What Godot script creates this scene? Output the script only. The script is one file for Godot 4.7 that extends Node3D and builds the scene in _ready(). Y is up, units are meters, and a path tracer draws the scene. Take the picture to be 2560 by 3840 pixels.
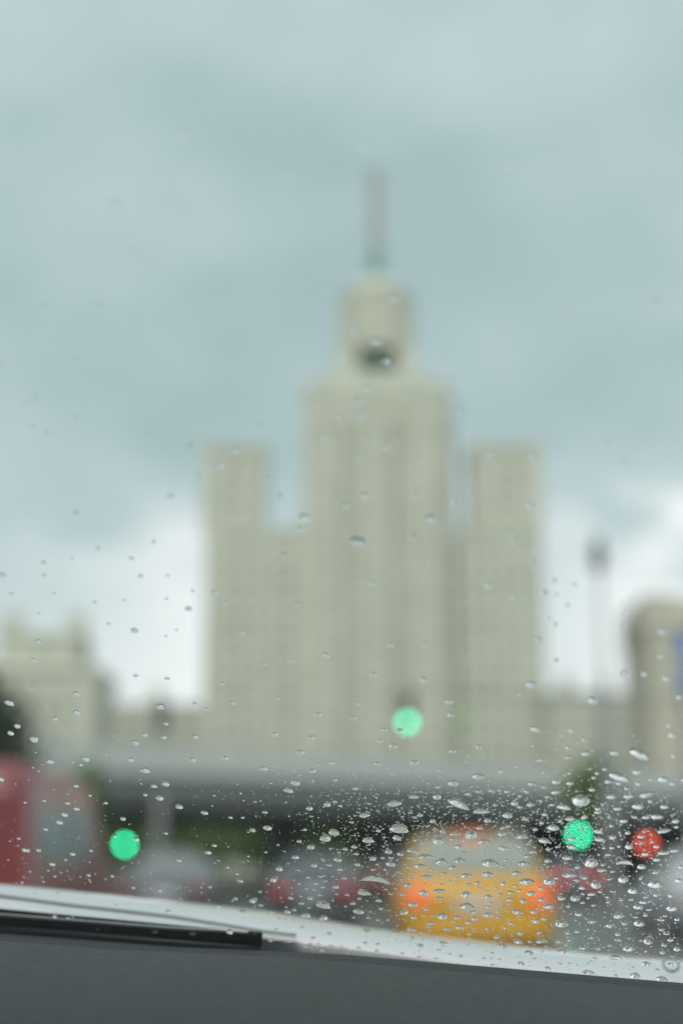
extends Node3D

# ---------------------------------------------------------------- constants of the place
const EYE := 1.2                     # height of the camera above the road
# the windscreen: a flat, raked, slightly turned sheet of glass; its own axes in the world
var glass_frame := Transform3D(Basis(Vector3(0.970143, 0, 0.242536), Vector3(-0.187120, 0.636209, 0.748481), Vector3(-0.154303, -0.771517, 0.617213)), Vector3(0, EYE, -1.05))
const BONNET_CREST := [Vector3(-0.4289, 1.1939, -1.3849), Vector3(-0.3692, 1.1888, -1.3778), Vector3(-0.3185, 1.1845, -1.3717), Vector3(-0.2518, 1.1787, -1.3638), Vector3(-0.1567, 1.1700, -1.3530), Vector3(-0.1062, 1.1650, -1.3477), Vector3(-0.0713, 1.1615, -1.3442), Vector3(-0.0016, 1.1504, -1.3412), Vector3(0.0687, 1.1406, -1.3368), Vector3(0.1527, 1.1323, -1.3281), Vector3(0.2272, 1.1260, -1.3192), Vector3(0.3003, 1.1210, -1.3093), Vector3(0.3488, 1.1177, -1.3027), Vector3(0.4033, 1.1140, -1.2954)]
const BONNET_EDGE := [Vector3(-0.3878, 1.1873, -1.2539), Vector3(-0.3340, 1.1807, -1.2490), Vector3(-0.2884, 1.1752, -1.2448), Vector3(-0.2282, 1.1679, -1.2393), Vector3(-0.1420, 1.1591, -1.2296), Vector3(-0.0963, 1.1526, -1.2266), Vector3(-0.0648, 1.1478, -1.2248), Vector3(-0.0014, 1.1413, -1.2177), Vector3(0.0621, 1.1334, -1.2122), Vector3(0.1383, 1.1228, -1.2067), Vector3(0.2059, 1.1153, -1.1999), Vector3(0.2719, 1.1107, -1.1900), Vector3(0.3157, 1.1076, -1.1835), Vector3(0.3648, 1.1042, -1.1761)]
const DASH_EDGE := [Vector3(-0.3645, 1.1551, -1.1867), Vector3(-0.3130, 1.1519, -1.1778), Vector3(-0.2695, 1.1491, -1.1703), Vector3(-0.2125, 1.1456, -1.1604), Vector3(-0.1317, 1.1405, -1.1464), Vector3(-0.0890, 1.1391, -1.1374), Vector3(-0.0596, 1.1382, -1.1311), Vector3(-0.0013, 1.1364, -1.1187), Vector3(0.0568, 1.1323, -1.1092), Vector3(0.1257, 1.1274, -1.0980), Vector3(0.1867, 1.1230, -1.0881), Vector3(0.2464, 1.1188, -1.0784), Vector3(0.2859, 1.1159, -1.0720), Vector3(0.3302, 1.1128, -1.0648)]
const WASHER := Vector3(0.2656, 1.1225, -1.2023)
const SHUT_LINE := [Vector3(-0.3835, 1.1892, -1.2396), Vector3(-0.3824, 1.1850, -1.2370), Vector3(-0.3304, 1.1827, -1.2347), Vector3(-0.3294, 1.1785, -1.2321), Vector3(-0.2852, 1.1773, -1.2306), Vector3(-0.2843, 1.1731, -1.2279), Vector3(-0.2257, 1.1700, -1.2252), Vector3(-0.2250, 1.1659, -1.2224), Vector3(-0.1740, 1.1647, -1.2193), Vector3(-0.1735, 1.1607, -1.2165), Vector3(-0.1404, 1.1611, -1.2157), Vector3(-0.1399, 1.1576, -1.2122), Vector3(-0.1158, 1.1574, -1.2143), Vector3(-0.1154, 1.1544, -1.2102), Vector3(-0.0953, 1.1543, -1.2130), Vector3(-0.0949, 1.1517, -1.2085), Vector3(-0.0799, 1.1519, -1.2123), Vector3(-0.0795, 1.1496, -1.2074), Vector3(-0.0641, 1.1494, -1.2115), Vector3(-0.0638, 1.1474, -1.2063), Vector3(-0.0369, 1.1464, -1.2087), Vector3(-0.0367, 1.1449, -1.2029)]
const SCUTTLE := [Vector3(-0.3804, 1.1865, -1.2302), Vector3(-0.3747, 1.1757, -1.2145), Vector3(-0.3276, 1.1801, -1.2253), Vector3(-0.3223, 1.1709, -1.2076), Vector3(-0.2829, 1.1746, -1.2211), Vector3(-0.2779, 1.1668, -1.2018), Vector3(-0.2238, 1.1675, -1.2156), Vector3(-0.2195, 1.1615, -1.1941), Vector3(-0.1725, 1.1622, -1.2097), Vector3(-0.1692, 1.1569, -1.1875), Vector3(-0.1392, 1.1588, -1.2059), Vector3(-0.1364, 1.1539, -1.1832), Vector3(-0.1148, 1.1554, -1.2042), Vector3(-0.1124, 1.1519, -1.1799), Vector3(-0.0944, 1.1525, -1.2028), Vector3(-0.0924, 1.1502, -1.1771), Vector3(-0.0791, 1.1502, -1.2020), Vector3(-0.0774, 1.1484, -1.1756), Vector3(-0.0635, 1.1478, -1.2011), Vector3(-0.0621, 1.1467, -1.1740), Vector3(-0.0366, 1.1450, -1.1980), Vector3(-0.0357, 1.1442, -1.1707)]
const WIPER_SPOILER := [Vector3(-0.3853, 1.1765, -1.2026), Vector3(-0.3871, 1.1713, -1.2094), Vector3(-0.2744, 1.1672, -1.1868), Vector3(-0.2754, 1.1634, -1.1917), Vector3(-0.1346, 1.1556, -1.1669), Vector3(-0.1348, 1.1535, -1.1695), Vector3(-0.0901, 1.1519, -1.1606), Vector3(-0.0901, 1.1508, -1.1618)]
const WIPER_STRIP := [Vector3(-0.3846, 1.1712, -1.2018), Vector3(-0.3854, 1.1687, -1.2050), Vector3(-0.2735, 1.1636, -1.1837), Vector3(-0.2741, 1.1612, -1.1869), Vector3(-0.1338, 1.1541, -1.1611), Vector3(-0.1341, 1.1517, -1.1641), Vector3(-0.0905, 1.1522, -1.1528), Vector3(-0.0906, 1.1501, -1.1554), Vector3(-0.0716, 1.1507, -1.1500), Vector3(-0.0717, 1.1490, -1.1522)]
const WIPER_BLADE := [Vector3(-0.3867, 1.1687, -1.2089), Vector3(-0.3883, 1.1605, -1.2158), Vector3(-0.2749, 1.1614, -1.1904), Vector3(-0.2761, 1.1530, -1.1974), Vector3(-0.1345, 1.1522, -1.1672), Vector3(-0.1351, 1.1437, -1.1742), Vector3(-0.0658, 1.1489, -1.1546), Vector3(-0.0661, 1.1404, -1.1613)]
const WIPER_CAP := [Vector3(-0.0721, 1.1515, -1.1464), Vector3(-0.0727, 1.1405, -1.1581), Vector3(-0.0670, 1.1512, -1.1455), Vector3(-0.0675, 1.1403, -1.1572), Vector3(-0.0612, 1.1507, -1.1446), Vector3(-0.0617, 1.1400, -1.1561)]
const WIPER_CARRIER := [Vector3(-0.3867, 1.1613, -1.2109), Vector3(-0.3872, 1.1564, -1.2135), Vector3(-0.2750, 1.1539, -1.1925), Vector3(-0.2750, 1.1502, -1.1935), Vector3(-0.1345, 1.1446, -1.1693), Vector3(-0.1344, 1.1423, -1.1684), Vector3(-0.0624, 1.1399, -1.1573), Vector3(-0.0623, 1.1384, -1.1554)]
const WIPER_GAP := [Vector3(-0.3868, 1.1568, -1.2121), Vector3(-0.3869, 1.1530, -1.2133), Vector3(-0.2747, 1.1506, -1.1921), Vector3(-0.2747, 1.1468, -1.1932), Vector3(-0.1342, 1.1427, -1.1670), Vector3(-0.1342, 1.1391, -1.1679), Vector3(-0.0622, 1.1388, -1.1540), Vector3(-0.0622, 1.1359, -1.1539)]
const SKY_SHIFT := 4.9
# raindrops on the glass, millimetres along and up the pane: right, up, width, height, turn in degrees
const DROPS := [
	22.7, -14.8, 21, 6.1, -12.2, 48.8, 39.5, 14, 9.1, -12.5, 93.9, 64.3, 17, 7.1, -41.5, 175.4, 65.8, 12, 10, -15.8, 216.6, 108.3, 14.8, 6.6, -40.1, 107.1, 3.1, 11.3, 8.5, -7.7, 202.4, 87.6, 14.7, 6.3, -32.8, -22.1, -43.6, 11.3, 8, -23.3,
	218.5, -19, 11.2, 7.8, -7.7, 176.8, 3.3, 9.4, 9.1, -37.4, 150.2, -62.9, 10.3, 7.9, 0.8, 210.7, -79.6, 12.2, 6.6, 67.5, 97.8, 32.6, 8.4, 8.9, -30.6, 84.5, -44.3, 10.4, 7.1, -12.1, 130.7, -16.6, 11, 6.5, -4.4, 65.5, 291.4, 9.7, 7.2, -3.9,
	66.2, 291.1, 9.2, 6.8, -3.9, 74.1, 26.5, 7.8, 7.9, -15.6, 146.1, -16.4, 8.7, 7, -23.2, 73.1, 4.5, 8.4, 7.2, -15.5, -5.9, 30.1, 8.9, 6.7, 13.3, 11.4, -29.4, 10.5, 5.7, -18.5, 178.1, -20, 7.9, 7.4, 22.2, 195.4, -90.5, 8.8, 6.5, -7,
	63.1, 10.1, 10.2, 5.3, -0.1, 191.5, -53.2, 8.6, 6.2, 13.1, 197.8, -122.9, 7.9, 6.8, -38.3, 50, 65.2, 10.2, 5.2, 4.8, 108.4, 56.5, 11.5, 4.6, -0.8, 1.4, 36, 7.9, 6.5, -15.5, 197.1, -14.1, 7.5, 6.8, 0.2, 161.1, -9.5, 10.6, 4.8, -4.5,
	64.9, -55.7, 7.3, 6.8, -23.2, 228.2, -44.8, 8.3, 6, -7.4, 164, 59.8, 10.1, 4.8, -23.2, 24.5, 27.7, 8.6, 5.7, -0.4, 204.6, -61.9, 8.3, 5.9, -23.2, 216.7, -126.1, 8.7, 5.6, -23.2, 85.9, -31.1, 7.5, 6.4, -30.9, 199.5, 3.4, 11.9, 4, -4.7,
	110.7, 90.7, 9, 5.3, -1.2, 202.7, -26.2, 7.6, 6.2, -18.6, 154.8, 39.5, 8.2, 5.6, -15.7, -121.1, 101.7, 8.6, 5.3, -12.7, 105.8, 25.5, 8.6, 5.3, 5.5, 218.6, 71.3, 10.4, 4.4, 16.4, 162.3, -34.7, 7.3, 6.1, 0.5, 131.1, 2.5, 9, 5, -12.4,
	104.2, -8.9, 8.2, 5.4, -7.6, 164.4, -119.7, 9.4, 4.8, -6.7, 134.1, -83.2, 9.2, 4.8, 9, 3.1, -51, 8.6, 5.2, -15.2, 67.2, -27.2, 9.2, 4.8, 7.8, 55.1, 16.2, 10.2, 4.3, -23.2, 55.1, -29.4, 7.7, 5.7, -12.1, 86.2, 5.8, 7.8, 5.5, -0.1,
	212, 59.8, 8.3, 5.1, -8.4, 104.7, -89.9, 7.4, 5.7, -15.1, 107.3, 57.1, 9.2, 4.6, -0.8, 147.3, 26.4, 8, 5.2, -12.6, 88.7, -10.4, 8.2, 4.9, 0.1, 143.1, -43.7, 8, 5.1, -12.1, -38, -55.7, 8.2, 4.9, 0.7, 120.3, -50.1, 8, 5, -15.3,
	229.5, 85.1, 7.7, 5.2, -13.1, 37.6, 311.1, 7.3, 5.4, -4.2, 57.2, -0.1, 8.3, 4.8, -7.6, 37.1, -51.3, 7.7, 5.1, 33.1, 92.9, 84.5, 7.1, 5.5, -1.2, 154.5, 172.2, 6.8, 5.6, -2.4, -15.9, 87.1, 6.8, 5.7, -23.2, -53.3, -14.4, 8.5, 4.4, 40.1,
	-193.8, 134.3, 6.4, 5.9, -15.7, -74.8, -38.6, 8.3, 4.5, 35.9, 125.2, 52.2, 7.2, 5.2, -15.7, 45.2, -42.5, 7.2, 5.2, -7.2, 39.4, -70.9, 7.7, 4.8, 0.9, -24.8, -58.7, 7.9, 4.6, 27.1, 132.5, -29.5, 7, 5.2, 0.4, -200.2, 169.7, 7.3, 5, -30.8,
	153.2, 133.1, 7.9, 4.6, -18.9, 98.6, -53.8, 6.9, 5.2, -12, 227.7, 35.8, 9.4, 3.8, 14.4, 123, -97.1, 7.2, 5, -11.8, 36.2, 2.2, 7.2, 5, -23.2, 132.8, 30.5, 8.9, 4, -8, 147.2, -94.8, 7.4, 4.8, -11.8, 224, 49.7, 8.3, 4.2, -8.3,
	190.9, 156.8, 6.2, 5.7, -2.2, -22.3, 79.6, 7.4, 4.7, -23.2, 111.9, 305.3, 6.7, 5.2, -4.1, 26.9, 53.6, 8.2, 4.2, 6.3, 38, 311.3, 6.6, 5, -4.2, 206.6, -108.2, 6.8, 4.8, -11.8, 111.7, 304.5, 6.4, 5, -4.1, 165, 20.3, 7.4, 4.3, -23.2,
	205.1, -43.5, 7, 4.6, -12.2, 116.9, -84.3, 7.4, 4.3, -15.1, 184.9, 27.4, 7.5, 4.2, -12.6, 118.5, 18.8, 6.9, 4.6, -23.2, 58.4, 120.6, 6.6, 4.8, -1.6, 45.4, 30, 6.6, 4.7, -30.7, 161.3, 8.7, 7.6, 4.1, -12.5, 185.3, -101.8, 9.2, 3.4, -3.5,
	-161.7, 114.1, 6.2, 5, -23.2, -45.9, 41.2, 6.5, 4.8, -15.5, -120.5, 128.9, 6.1, 5, -18.7, 210.5, -0.7, 6.6, 4.7, 0, -102.7, -76.5, 5.8, 5.3, 1, 195.5, 69.6, 6.8, 4.5, -1, 80.4, -1.8, 6.2, 4.7, 0, 212.5, 179, 6.1, 4.8, -2.5,
	124.3, -7.6, 6.6, 4.4, 0.1, 45, -20.8, 6.4, 4.5, -18.5, 80.1, 71.3, 5.9, 4.9, -1, 184.5, 35.6, 6.4, 4.5, -18.7, 60.9, -11.6, 7.1, 4, 0.1, 213.8, 92.4, 6.7, 4.3, -1.3, 203.4, 20, 5.9, 4.9, -8, -109.8, 87.8, 5.9, 4.9, -23.2,
	-239.9, 18.4, 6.9, 4.1, -18.4, -189.1, 112.2, 6.1, 4.6, -12.6, 87.7, 20.3, 6.3, 4.5, -23.2, 5.1, -73.6, 6.7, 4.2, -15.1, -106, 64.3, 6.1, 4.6, -23.2, -35.1, 101.7, 6.5, 4.3, -8.4, -118.1, 73.3, 5.8, 4.8, -18.6, 225.8, 13.5, 8, 3.4, -8,
	132.2, -60, 5.5, 5, -15.3, -93.2, 162.4, 6, 4.6, -2.1, 229.4, -90.2, 5.6, 4.9, -12, 167, 48.2, 7.7, 3.5, -12.7, 207, 69.8, 7.3, 3.6, -1, -47, -2.9, 5.3, 5, 0, -154.3, 158.9, 5.8, 4.5, -2, -1.4, 7.1, 6.1, 4.3, -23.2,
	125.7, -37.4, 4.5, 5.9, 0.5, -202.6, 49, 5.9, 4.4, -18.5, 75.9, -68.5, 5.8, 4.5, -11.9, 169.2, 310.1, 5.7, 4.5, -4.3, 65.9, -35.2, 7.4, 3.5, 6.5, 69.9, 104.7, 6.2, 4.1, -1.4, 37.1, 15.7, 5.6, 4.6, -23.2, 101.2, -33.2, 6, 4.3, 0.4,
	64.6, 71.7, 6.7, 3.8, -1, 174.4, -29.7, 6.5, 3.8, 0.4, 87.9, 178.9, 5.4, 4.6, -2.4, 161.1, 84.4, 5.9, 4.2, -1.2, -18.6, 20.6, 5.9, 4.2, -0.3, -5.7, 116.5, 5.8, 4.3, -1.5, 100.7, 159.4, 5.5, 4.5, -2.2, 160.1, 74.5, 6.8, 3.6, -1,
	-149.4, 176, 5.4, 4.5, -2.3, 119.2, 33.4, 5.5, 4.4, -0.5, 29.1, 202.5, 5.3, 4.6, -2.7, -91.9, 229.8, 5.7, 4.3, -3, -196, 57.1, 5.7, 4.2, -15.4, 172.2, -60.2, 6.9, 3.5, 0.8, 201.3, 110.2, 6.6, 3.6, -1.5, 61.1, -86.7, 6.9, 3.5, -6.9,
	237.4, 125, 5.3, 4.5, -1.8, 115.7, -110.2, 5.4, 4.4, -23.3, 153, -34.5, 5.7, 4.2, -7.4, 183.8, -4.3, 7.1, 3.3, 0.1, 163.2, -51.9, 5.7, 4.1, -18.5, 236.2, 211.8, 5.2, 4.4, -3, 138.5, 252.9, 5.3, 4.3, -3.5, 66.2, -70.1, 5.9, 3.9, 0.9,
	131.4, 64.1, 5.3, 4.4, -37.2, 84.6, 378.2, 5.6, 4.1, -5.1, 28.4, -75.3, 5.5, 4.1, 1, -83.6, 111.4, 5.3, 4.2, -1.5, 229, 59.3, 6.1, 3.7, -0.8, 84, 387.2, 5.6, 4, -5.2, 184, -64.5, 5.1, 4.4, 0.9, 101.7, -79, 4.5, 5, -15.2,
	114, -19, 4.9, 4.5, 0.3, 234.4, -14.8, 5.4, 4.1, -12.4, -96.8, 15.2, 5.8, 3.8, -0.2, 147.6, 5.7, 5.8, 3.8, -0.1, -32.1, 9.8, 6.1, 3.6, 7, 209.1, -38.2, 5.7, 3.8, -12.3, 43.1, -90.3, 5.3, 4.1, 1.2, 24.3, 8.1, 4.6, 4.7, -45.3,
	-209.3, 140.9, 5.2, 4.1, -23.2, -20.1, 133.9, 5.1, 4.1, -1.8, 83.3, -62.5, 5.3, 4, 0.8, -4.1, 352.2, 5.4, 3.9, -4.7, 76.1, 323.9, 5.2, 4, -4.4, -19.3, 516.8, 5.7, 3.7, -6.8, 104.3, 410.3, 5.4, 3.9, -5.6, 182.8, 110.3, 6.2, 3.4, -1.5,
	201.8, 45.8, 5.9, 3.5, -0.6, 162.8, -90.5, 5.4, 3.8, -15.2, 131.8, -49.6, 4.8, 4.3, 0.7, -11.1, 61.1, 5.2, 3.9, -0.8, 236.5, 173.6, 5.1, 4, -2.4, 112.7, 532.4, 5.6, 3.6, -7.2, -88.7, 57.6, 5.6, 3.7, -18.6, 142.3, 62.7, 6, 3.4, -0.9,
	-8.6, -22.9, 5.2, 3.9, 20.6, 118.2, -28.4, 6.2, 3.3, -12.2, 166.1, 28.4, 5.9, 3.5, -0.4, 138.7, -36.2, 5.2, 3.9, 0.5, 88.1, -58.1, 4.7, 4.3, -15.2, -86.3, -52.1, 5.6, 3.6, -15.1, 170, 82.9, 5.5, 3.6, -1.1, -202, 147.5, 4.8, 4.2, -23.2,
	68.9, 258.9, 5, 4, -3.5, 127.5, 95.2, 6.5, 3.1, -1.3, 2.5, 64.8, 4.9, 4.1, -0.9, 181.2, 514, 5.5, 3.6, -7.1, 199, 57.9, 6.1, 3.2, -0.8, -148.1, 29.7, 5, 3.9, -12.2, -166.1, 280.4, 5.2, 3.8, -3.6, -184.6, 63.3, 5.5, 3.6, -0.8,
	193.4, 29.5, 4.7, 4.2, -0.4, 194.8, 83.9, 5.2, 3.7, -1.2, 157.6, 284.4, 4.9, 3.9, -3.9, -20.1, 0.8, 4.9, 3.9, -0, 100.4, 147.6, 4.9, 3.9, -2, -25.5, -93, 5.5, 3.5, 1.2, 94.2, 356.2, 5.1, 3.8, -4.8, 213.9, 12.6, 5.3, 3.7, -0.2,
	4.5, 129.9, 4.9, 3.9, -1.7, 64.1, 318.2, 5, 3.8, -4.3, -128.6, 112.4, 4.8, 4, -1.5, 43.3, -57.1, 4.6, 4.1, 0.8, 119.6, -74.4, 4.7, 4, 1, 221.3, 6.8, 5.8, 3.3, -0.1, 95.6, -18.3, 4.9, 3.9, 0.2, -51.2, 245.9, 5, 3.8, -3.2,
	168.3, -23.1, 5.2, 3.6, -12.3, 88.2, -50.6, 4.1, 4.6, -57.5, 151.6, 346, 5, 3.8, -4.7, -118.9, 85.7, 5.1, 3.6, -1.1, 20.5, -38.1, 5.4, 3.5, 0.5, 111.1, 47.1, 5.1, 3.7, -0.6, 233.4, 15.7, 6.3, 2.9, -0.2, 135, -115.4, 5, 3.7, -23.3,
	-133.4, -79.1, 5.6, 3.3, 1, -75.9, 133.3, 4.9, 3.8, -1.7, 174.6, 342.7, 4.9, 3.8, -4.7, 235.3, 45.1, 5.4, 3.4, -0.6, -232.6, 95.1, 4.2, 4.4, -1.2, 6.9, 361.1, 5, 3.7, -4.8, -51.5, -51.7, 5, 3.7, -15.1, -163.7, -77.3, 5.1, 3.5, 1,
	116.4, -36.3, 5, 3.6, 0.5, -1.4, 98.4, 5.2, 3.5, -1.3, 144.9, 82.9, 5.1, 3.5, -1.1, -59.8, 112.2, 4.8, 3.8, -1.5, -223.6, 2.4, 5.4, 3.4, -18.4, -57.5, 39.1, 4.6, 3.9, -23.2, -160.7, 223.9, 5.6, 3.2, -2.9, 64.8, 134.7, 4.9, 3.6, -1.8,
	90.8, 396, 5, 3.6, -5.3, 216.5, 49.2, 5.4, 3.3, -0.7, -30.2, 258, 4.7, 3.7, -3.4, 73.4, 47.2, 4.4, 4, -0.6, -47.1, 459.6, 5.1, 3.4, -6, 223.9, 178, 4.4, 4, -2.5, 152.1, 243.3, 4.6, 3.8, -3.3, 76.1, 324.1, 4.8, 3.6, -4.4,
	59.4, 365.8, 4.9, 3.6, -4.9, 113.5, 447.3, 5, 3.5, -6.1, 75.6, -57.3, 4.6, 3.7, 0.8, -203.5, 13.9, 5, 3.4, -18.4, 55.4, -63.6, 5, 3.5, 0.8, -80.1, -16.5, 5.3, 3.2, -12, 44.9, 12.9, 4.9, 3.4, -30.8, 176.4, 49.8, 4.4, 3.8, -0.7,
	225.6, -79.9, 5.1, 3.3, 1.1, 162.7, 209.6, 4.4, 3.7, -2.9, 228, -30.8, 3.8, 4.3, 0.4, 100.5, 424.1, 4.8, 3.4, -5.7, 85.9, 33.5, 5.3, 3.1, -0.5, -102, 324.4, 4.7, 3.5, -4.2, 89.9, 430.8, 4.8, 3.4, -5.8, 96.7, 114.7, 4.6, 3.6, -1.6,
	52.3, 8.8, 5.8, 2.8, -7.7, 105.2, 321.7, 4.6, 3.5, -4.4, 153.6, 104.6, 6.4, 2.5, -1.4, 138.2, 14.9, 5.2, 3.1, -0.2, 12, 1.8, 4.4, 3.6, -15.4, -98.6, 133.3, 4.6, 3.5, -1.7, 72.1, 521.6, 5, 3.2, -7, 134.3, 10.4, 5.5, 2.9, -0.1,
	71.4, 209.2, 4.3, 3.7, -2.8, 140, 374.5, 4.6, 3.4, -5.1, 25.6, 548.4, 5, 3.2, -7.3, -152.1, 52.1, 4.4, 3.6, -15.4, 78.1, 349.8, 4.6, 3.4, -4.7, 104.7, 39.7, 4.7, 3.4, -0.5, -30.8, -36.1, 4.6, 3.4, 0.5, 136.9, 48.7, 5, 3.1, -0.7,
	-145.9, -52.3, 4.8, 3.3, 0.7, 194.9, -62, 4.8, 3.3, 0.9, 13.5, 105.9, 4.3, 3.6, -1.4, 56.7, 185, 4.5, 3.5, -2.5]
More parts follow.
